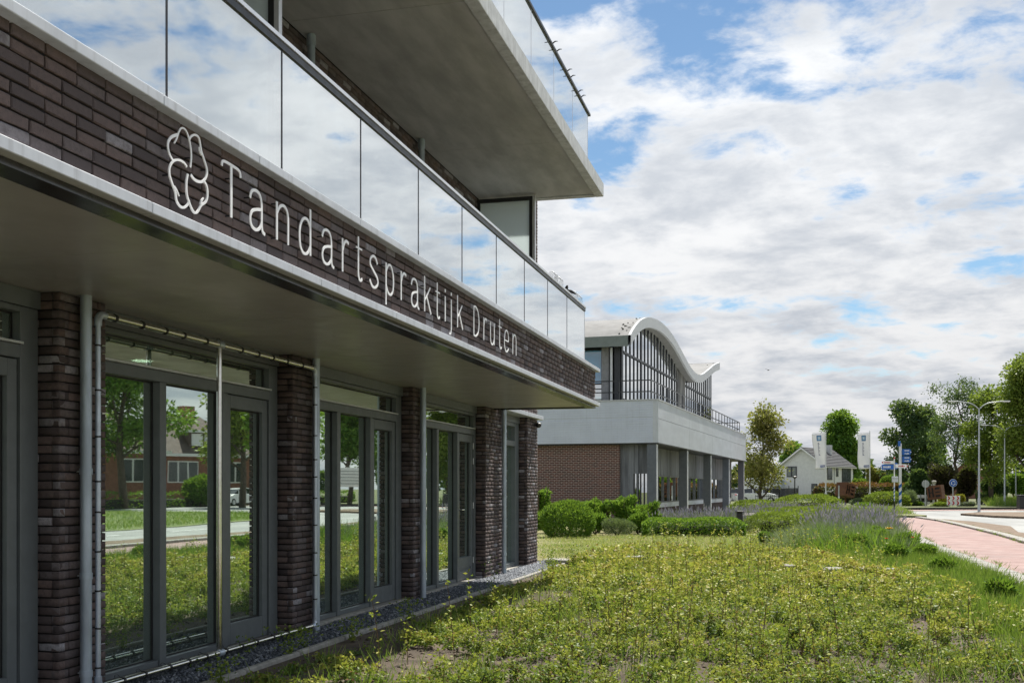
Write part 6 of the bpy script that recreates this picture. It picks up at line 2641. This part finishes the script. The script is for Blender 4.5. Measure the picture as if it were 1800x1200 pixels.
rs = np.random.default_rng(17)
PL = []          # clumps: x, y, height, radius, depth, density
for _ in range(9000):
    y = 5.2 + 20.8 * rs.random() ** 1.05
    lim = np.interp(y, [5, 9.7, 14, 20, 24, 30], [2.2, 2.2, 2.4, 2.3, 1.3, .4])
    x = -4.12 + (lim + 4.12) * rs.random()
    dep = -x * ST + y * CT
    xc = x * CT + y * ST
    if abs(xc / dep) > .52 or dep < 6.5:
        continue
    dn = cover_density(x, y) + (.25 if y > 17 else 0) - (.18 if x < -3.4 and y < 17 else 0)
    if rs.random() > dn * 2.0 - .58:
        continue
    big = rs.random() ** 2.0
    if y < 18.5 and x < -3.92:
        continue
    edge_f = float(np.interp(x, [-4.0, -3.5, -2.6], [.28, .55, 1.0])) if y < 18.5 else .8
    rad = (.10 + .24 * big) * (1.0 if x > -4.0 else .6)
    h = (.08 + .21 * big + .06 * rs.random()) * edge_f * (1.0 if y < 17 else .82)
    # keep clumps apart so that soil and shade show between them
    ok_ = True
    for (x2, y2, h2_, r2_, d2_, n2_) in PL:
        if (x - x2) ** 2 + (y - y2) ** 2 < (.63 * (rad + r2_)) ** 2:
            ok_ = False
            break
    if ok_:
        PL.append((x, y, h, rad, dep, dn))
parts = []
twigs = MB()
for (x, y, h, rad, dep, dn) in PL:
    s = max(.031, .0032 * dep)
    cnt = int(np.clip(3.14 * (rad * rad + rad * h) * 1.25 / (.3 * s * s) * .55, 18, 700))
    z0 = soil_z(x, y)
    nst = int(6 + 22 * rad)
    a = rs.uniform(0, 6.283, nst)
    rr_ = rad * rs.uniform(.15, 1.12, nst)
    tipx, tipy = x + np.cos(a) * rr_, y + np.sin(a) * rr_
    tiph = h * np.sqrt(np.maximum(.12, 1 - (rr_ / rad / 1.15) ** 2)) * rs.uniform(.65, 1.25, nst)
    st = rs.integers(0, nst, cnt)
    t = 1 - rs.random(cnt) ** 1.3 * .85
    P_ = np.stack([x + (tipx[st] - x) * (.35 + .65 * t), y + (tipy[st] - y) * (.35 + .65 * t), z0 + tiph[st] * t], 1) + rs.normal(0, .018 + .22 * s, (cnt, 3)) * np.array([1, 1, .5])
    P_[:, 2] = np.maximum(P_[:, 2], z0 + .008)
    D_ = np.stack([rs.normal(0, 1, cnt), rs.normal(0, 1, cnt), rs.normal(.3, .5, cnt)], 1)
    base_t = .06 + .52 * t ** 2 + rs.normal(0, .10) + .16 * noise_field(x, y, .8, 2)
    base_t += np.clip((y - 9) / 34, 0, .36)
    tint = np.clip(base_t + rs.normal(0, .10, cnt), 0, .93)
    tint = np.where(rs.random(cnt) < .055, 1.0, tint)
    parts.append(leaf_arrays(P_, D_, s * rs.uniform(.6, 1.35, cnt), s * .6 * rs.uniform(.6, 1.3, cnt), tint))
    if dep < 26:
        for q in range(5 if dep < 13 else 2):
            q = q % nst
            twigs.tube([(x, y, z0 - .01), (x + (tipx[q] - x) * .6, y + (tipy[q] - y) * .6, z0 + tiph[q] * .65), (tipx[q], tipy[q], z0 + tiph[q] * 1.1)], [.004, .003, .0015], 3, cap=False)
# sparse low leaves creeping between the clumps
n_ = 26000
y = 5.2 + 20.5 * rs.random(n_)
x = -4.0 + 6.2 * rs.random(n_)
keep = np.array([cover_density(a_, c_) + .25 * rs.random() > .62 for a_, c_ in zip(x, y)]) & (np.abs((x * CT + y * ST) / (-x * ST + y * CT)) < .52)
x, y = x[keep], y[keep]
dep = -x * ST + y * CT
zc_ = np.array([soil_z(a_, c_) for a_, c_ in zip(x, y)])
n_ = len(x)
P_ = np.stack([x, y, zc_ + .012 + .05 * rs.random(n_)], 1)
D_ = np.stack([rs.normal(0, 1, n_), rs.normal(0, 1, n_), rs.normal(.25, .3, n_)], 1)
s = np.maximum(.028, .0032 * dep)
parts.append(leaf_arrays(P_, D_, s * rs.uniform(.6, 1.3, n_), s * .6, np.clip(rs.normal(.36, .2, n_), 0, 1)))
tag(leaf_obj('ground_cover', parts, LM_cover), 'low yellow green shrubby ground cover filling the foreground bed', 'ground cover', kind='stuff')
tag(twigs.build('cover_twigs', mat('twig', (.10, .055, .03), .9)), 'thin brown twigs of the ground cover', 'twigs', kind='stuff')
def bed_pts(rs_, n_):
    out_ = []
    while len(out_) < n_:
        cx_, cy_ = rs_.uniform(-3.9, 2.2), 6 + 19.5 * rs_.random()
        k_ = int(rs_.integers(15, 60))
        r_ = rs_.uniform(.08, .3)
        for _q in range(k_):
            x_, y_ = cx_ + rs_.normal(0, r_), cy_ + rs_.normal(0, r_)
            if -4.1 < x_ < 2.6 and abs((x_ * CT + y_ * ST) / (-x_ * ST + y_ * CT)) < .52:
                out_.append((x_, y_, soil_z(x_, y_)))
    return np.array(out_[:n_])


stalks(bed_pts, 16000, .2, .22, .007, LM_grass, 'bed_grass', 'thin green and straw coloured grass tufts among the ground cover', 'grass', lambda r_, n_: r_.random(n_) ** .8, .45, 41)
# tall shoots standing above the cover
shoots = MB()
parts = []
for _ in range(230):
    y = 8 + 19 * rs.random()
    x = -3.3 + 4.9 * rs.random()
    dep = -x * ST + y * CT
    if abs((x * CT + y * ST) / dep) > .5:
        continue
    h = rs.uniform(.35, .72)
    lx, ly = rs.normal(0, .06, 2)
    shoots.tube([(x, y, 0), (x + lx * .5, y + ly * .5, h * .6), (x + lx, y + ly, h)], [.0035, .003, .0015], 4, cap=False)
    k = 26
    t = rs.random(k) * .75 + .25
    P_ = np.stack([x + lx * t, y + ly * t, h * t], 1) + rs.normal(0, .02, (k, 3))
    D_ = np.stack([rs.normal(0, 1, k), rs.normal(0, 1, k), rs.normal(.4, .4, k)], 1)
    parts.append(leaf_arrays(P_, D_, .034 * rs.uniform(.6, 1.3, k) * (1 + dep / 40), .018 * (1 + dep / 40), np.clip(rs.normal(.62, .18, k), 0, 1)))
tag(shoots.build('shoot_stems', mat('shoot_stem', (.14, .085, .04), .8)), 'reddish brown upright shoots above the ground cover', 'twigs', kind='stuff')
tag(leaf_obj('shoot_leaves', parts, LM_cover), 'small leaves on the upright shoots', 'leaves', kind='stuff')
# plants spilling over the edging and the gravel
parts = []
for (x, y, h, n_) in ((-4.30, 8.9, .26, 190), (-4.12, 9.9, .22, 200), (-4.4, 9.4, .2, 90), (-4.15, 11.6, .24, 180), (-4.20, 15.3, .5, 110), (-4.2, 19.5, .36, 330), (-4.0, 20.4, .40, 400),
                      (-4.2, 7.5, .2, 160), (-4.75, 9.0, .15, 40), (-4.05, 18.8, .30, 260)):
    t = rs.random(n_)
    a = rs.uniform(0, 6.283, n_)
    rr = .28 * t ** .7 * rs.random(n_)
    P_ = np.stack([x + np.cos(a) * rr, y + np.sin(a) * rr * 1.2, .02 + h * t], 1)
    D_ = np.stack([rs.normal(0, 1, n_), rs.normal(0, 1, n_), rs.normal(.4, .5, n_)], 1)
    parts.append(leaf_arrays(P_, D_, .036 * rs.uniform(.6, 1.3, n_), .02, np.clip(rs.normal(.38, .14, n_), 0, 1)))
tag(leaf_obj('spilling_plants', parts, LM_cover), 'small leaves of plants spilling over the garden edging', 'plants', kind='stuff')
# clods and pebbles on bare soil
N = 5200
yy = 5.5 + 16 * RNG.random(N)
xx = RNG.uniform(-4.15, 2.4, N)
sz = RNG.uniform(.008, .03, N) ** 1.0
ang = RNG.uniform(0, 6.283, N)
ca, sa = np.cos(ang), np.sin(ang)
Bv = base[None, :, :] * RNG.uniform(.6, 1.3, (N, 6, 1)) * sz[:, None, None]
zz_ = np.array([soil_z(a, c) for a, c in zip(xx, yy)])
V = np.stack([Bv[:, :, 0] * ca[:, None] - Bv[:, :, 1] * sa[:, None] + xx[:, None], Bv[:, :, 0] * sa[:, None] + Bv[:, :, 1] * ca[:, None] + yy[:, None], Bv[:, :, 2] + zz_[:, None]], 2).reshape(-1, 3)
F = (Fo[None] + (np.arange(N) * 6)[:, None, None]).reshape(-1, 3)
M_clod = bpy.data.materials.new('soil_clod')
M_clod.use_nodes = True
t_ = NT(M_clod.node_tree)
a_ = t_.new('ShaderNodeAttribute')
a_.attribute_name = 'tint'
t_.link(t_.ramp(a_.outputs['Fac'], [(0, (.045, .032, .022)), (.8, (.12, .09, .065)), (1, (.32, .29, .25))]), t_.n['Principled BSDF'].inputs['Base Color'])
t_.n['Principled BSDF'].inputs['Roughness'].default_value = .95
tag(link_mesh('soil_clods', fast_mesh('soil_clods', V, F, {'tint': np.repeat(RNG.random(N), 6)}), M_clod), 'crumbs of soil and pebbles on the bare patches', 'soil', kind='stuff')

# ================================================================== ACROSS THE ROAD (seen in the windows)
M_hbrick = mat('house_brick', (.26, .12, .085), .9, var=.2, scale=3)
M_htile = mat('house_roof', (.10, .07, .06), .8, var=.2, scale=2)


def far_house(x, y, w, d, rz, label):
    r_ = empty('opposite_house', (x, y, 0), rz)
    tag(r_, label, 'house', 'houses across the road')
    bb_ = MB()
    bb_.box(-w / 2, w / 2, 0, d, 0, 4.3)
    bb_.build('wall', M_hbrick, r_)
    bb_ = MB()
    bb_.box(-w / 2 - .5, w / 2 + .5, -.5, d + .5, 4.301, 4.55)
    bb_.build('eaves', M_white, r_)
    bb_ = MB()
    vs = [(-w / 2 - .45, -.45, 4.551), (w / 2 + .45, -.45, 4.551), (w / 2 + .45, d + .45, 4.551), (-w / 2 - .45, d + .45, 4.551), (-w * .2, d / 2, 8.2), (w * .2, d / 2, 8.2)]
    bb_.add(vs, [(0, 1, 5, 4), (1, 2, 5), (2, 3, 4, 5), (3, 0, 4), (3, 2, 1, 0)])
    rf_ = bb_.build('roof', M_htile, r_)
    bb_ = MB()
    bb_.box(-w * .12, w * .02, d / 2 - .4, d / 2 + .4, 7.4, 9.1)
    bb_.build('chimney', M_hbrick, rf_)
    bb_ = MB()
    bb_.box(-1.6, 1.4, .3, 2.6, 5.1, 6.5)
    dm = bb_.build('dormer', M_htile, r_)
    bb_ = MB()
    bb_.box(-1.9, 1.7, 0.0, 2.7, 6.501, 6.7)
    bb_.build('dormer_roof', M_white, dm)
    bb_ = MB()
    bb_.box(-1.4, -.1, .22, .29, 5.3, 6.4)
    bb_.box(0.1, 1.2, .22, .29, 5.3, 6.4)
    bb_.build('dormer_window', M_white, dm)
    for x0, x1 in ((-w * .42, -w * .12), (w * .08, w * .40)):
        bb_ = MB()
        bb_.box(x0, x1, -.08, -.001, 2.0, 3.9)
        wf = bb_.build('window', M_white, r_)
        bb_ = MB()
        nn = 3
        for q in range(nn):
            a = x0 + (x1 - x0) * q / nn
            bb_.box(a + .08, a + (x1 - x0) / nn - .08, -.10, -.081, 2.1, 3.8)
        bb_.build('pane', M_pane, wf)
    return r_


for k, (x, y, rz, lab) in enumerate(((41.5, 75, -62, 'brick house with dormer across the road, nearest in the window reflection'), (40.5, 88, -62, 'brick house with dormer across the road, middle one in the reflection'), (41.5, 102, -62, 'brick house with dormer across the road, farthest in the reflection'))):
    far_house(x, y, 9.5, 8, R(rz), lab)
for k, (x, y, h, w, lm, lab) in enumerate(((37.0, 70.5, 14.5, 9.5, LM_green, 'tall street tree across the road before the nearest opposite house'), (31.5, 78, 13.0, 7.5, LM_lime, 'street tree across the road before the middle opposite house'),
                                           (27.5, 90, 11, 6, LM_green, 'street tree across the road before the farthest opposite house'), (21.5, 66, 10, 5.5, LM_green, 'street tree near the bend of the road'),
                                           (20, 96, 12, 6.5, LM_lime, 'light green street tree beyond the bend of the road'), (42, 60, 13, 8, LM_lime, 'broad street tree at the far side of the grass verge'), (33, 50, 12, 7, LM_green, 'street tree on the grass verge near the lane dashes'))):
    tree('street_tree', (x, y, 0), h, w, lm, lab, 200 + k, leaf=.32, per=120, n_main=13, start=.22, group='street trees across the road', clump=1.1)
hedge('garden_hedge', Vector((37.5, 62, 0)), Vector((36.5, 112, 0)), 1.0, 1.1, LM_green, 'long garden hedge across the road in front of the opposite houses', 210, 5000, .2, 0, .8)
bush('front_garden_bush', (36.6, 80.5, 0), 2.4, 1.8, 3.0, LM_green, 'big rounded bush in front of the middle opposite house', 'bush', 211, 4500, .25, .6)
car('parked_car', (35.6, 84.5, 0), R(-80), mat('white_paint_car', (.75, .76, .77), .3), 'white car parked across the road before the opposite houses')
# information board across the path, mirrored in the second bay
r = empty('information_board', (5.35, 37.9, 0), R(-60))
r.location = (17.4, 66.0, .1)
tag(r, 'white information board on two posts beside the road', 'board')
b = MB()
b.bbox(-1.2, 1.2, -.02, .02, 1.5, 2.75, .01)
bo = b.build('panel', M_signwhite, r)
for q in range(5):
    for sy in (-.023, .0205):
        b = MB()
        b.box(-1.0, 1.0 - .3 * (q % 2), sy, sy + .0025, 1.68 + q * .2, 1.74 + q * .2)
        b.build('print_line', M_grey, bo)
for x in (-.8, .8):
    b = MB()
    b.tube([(x, .06, -.05), (x, .06, 2.7)], .035, 8)
    b.build('post', M_galv, r)

SC.cycles.max_bounces = 10
SC.cycles.transparent_max_bounces = 16
SC.cycles.glossy_bounces = 4
SC.cycles.diffuse_bounces = 3
SC.cycles.use_denoising = True
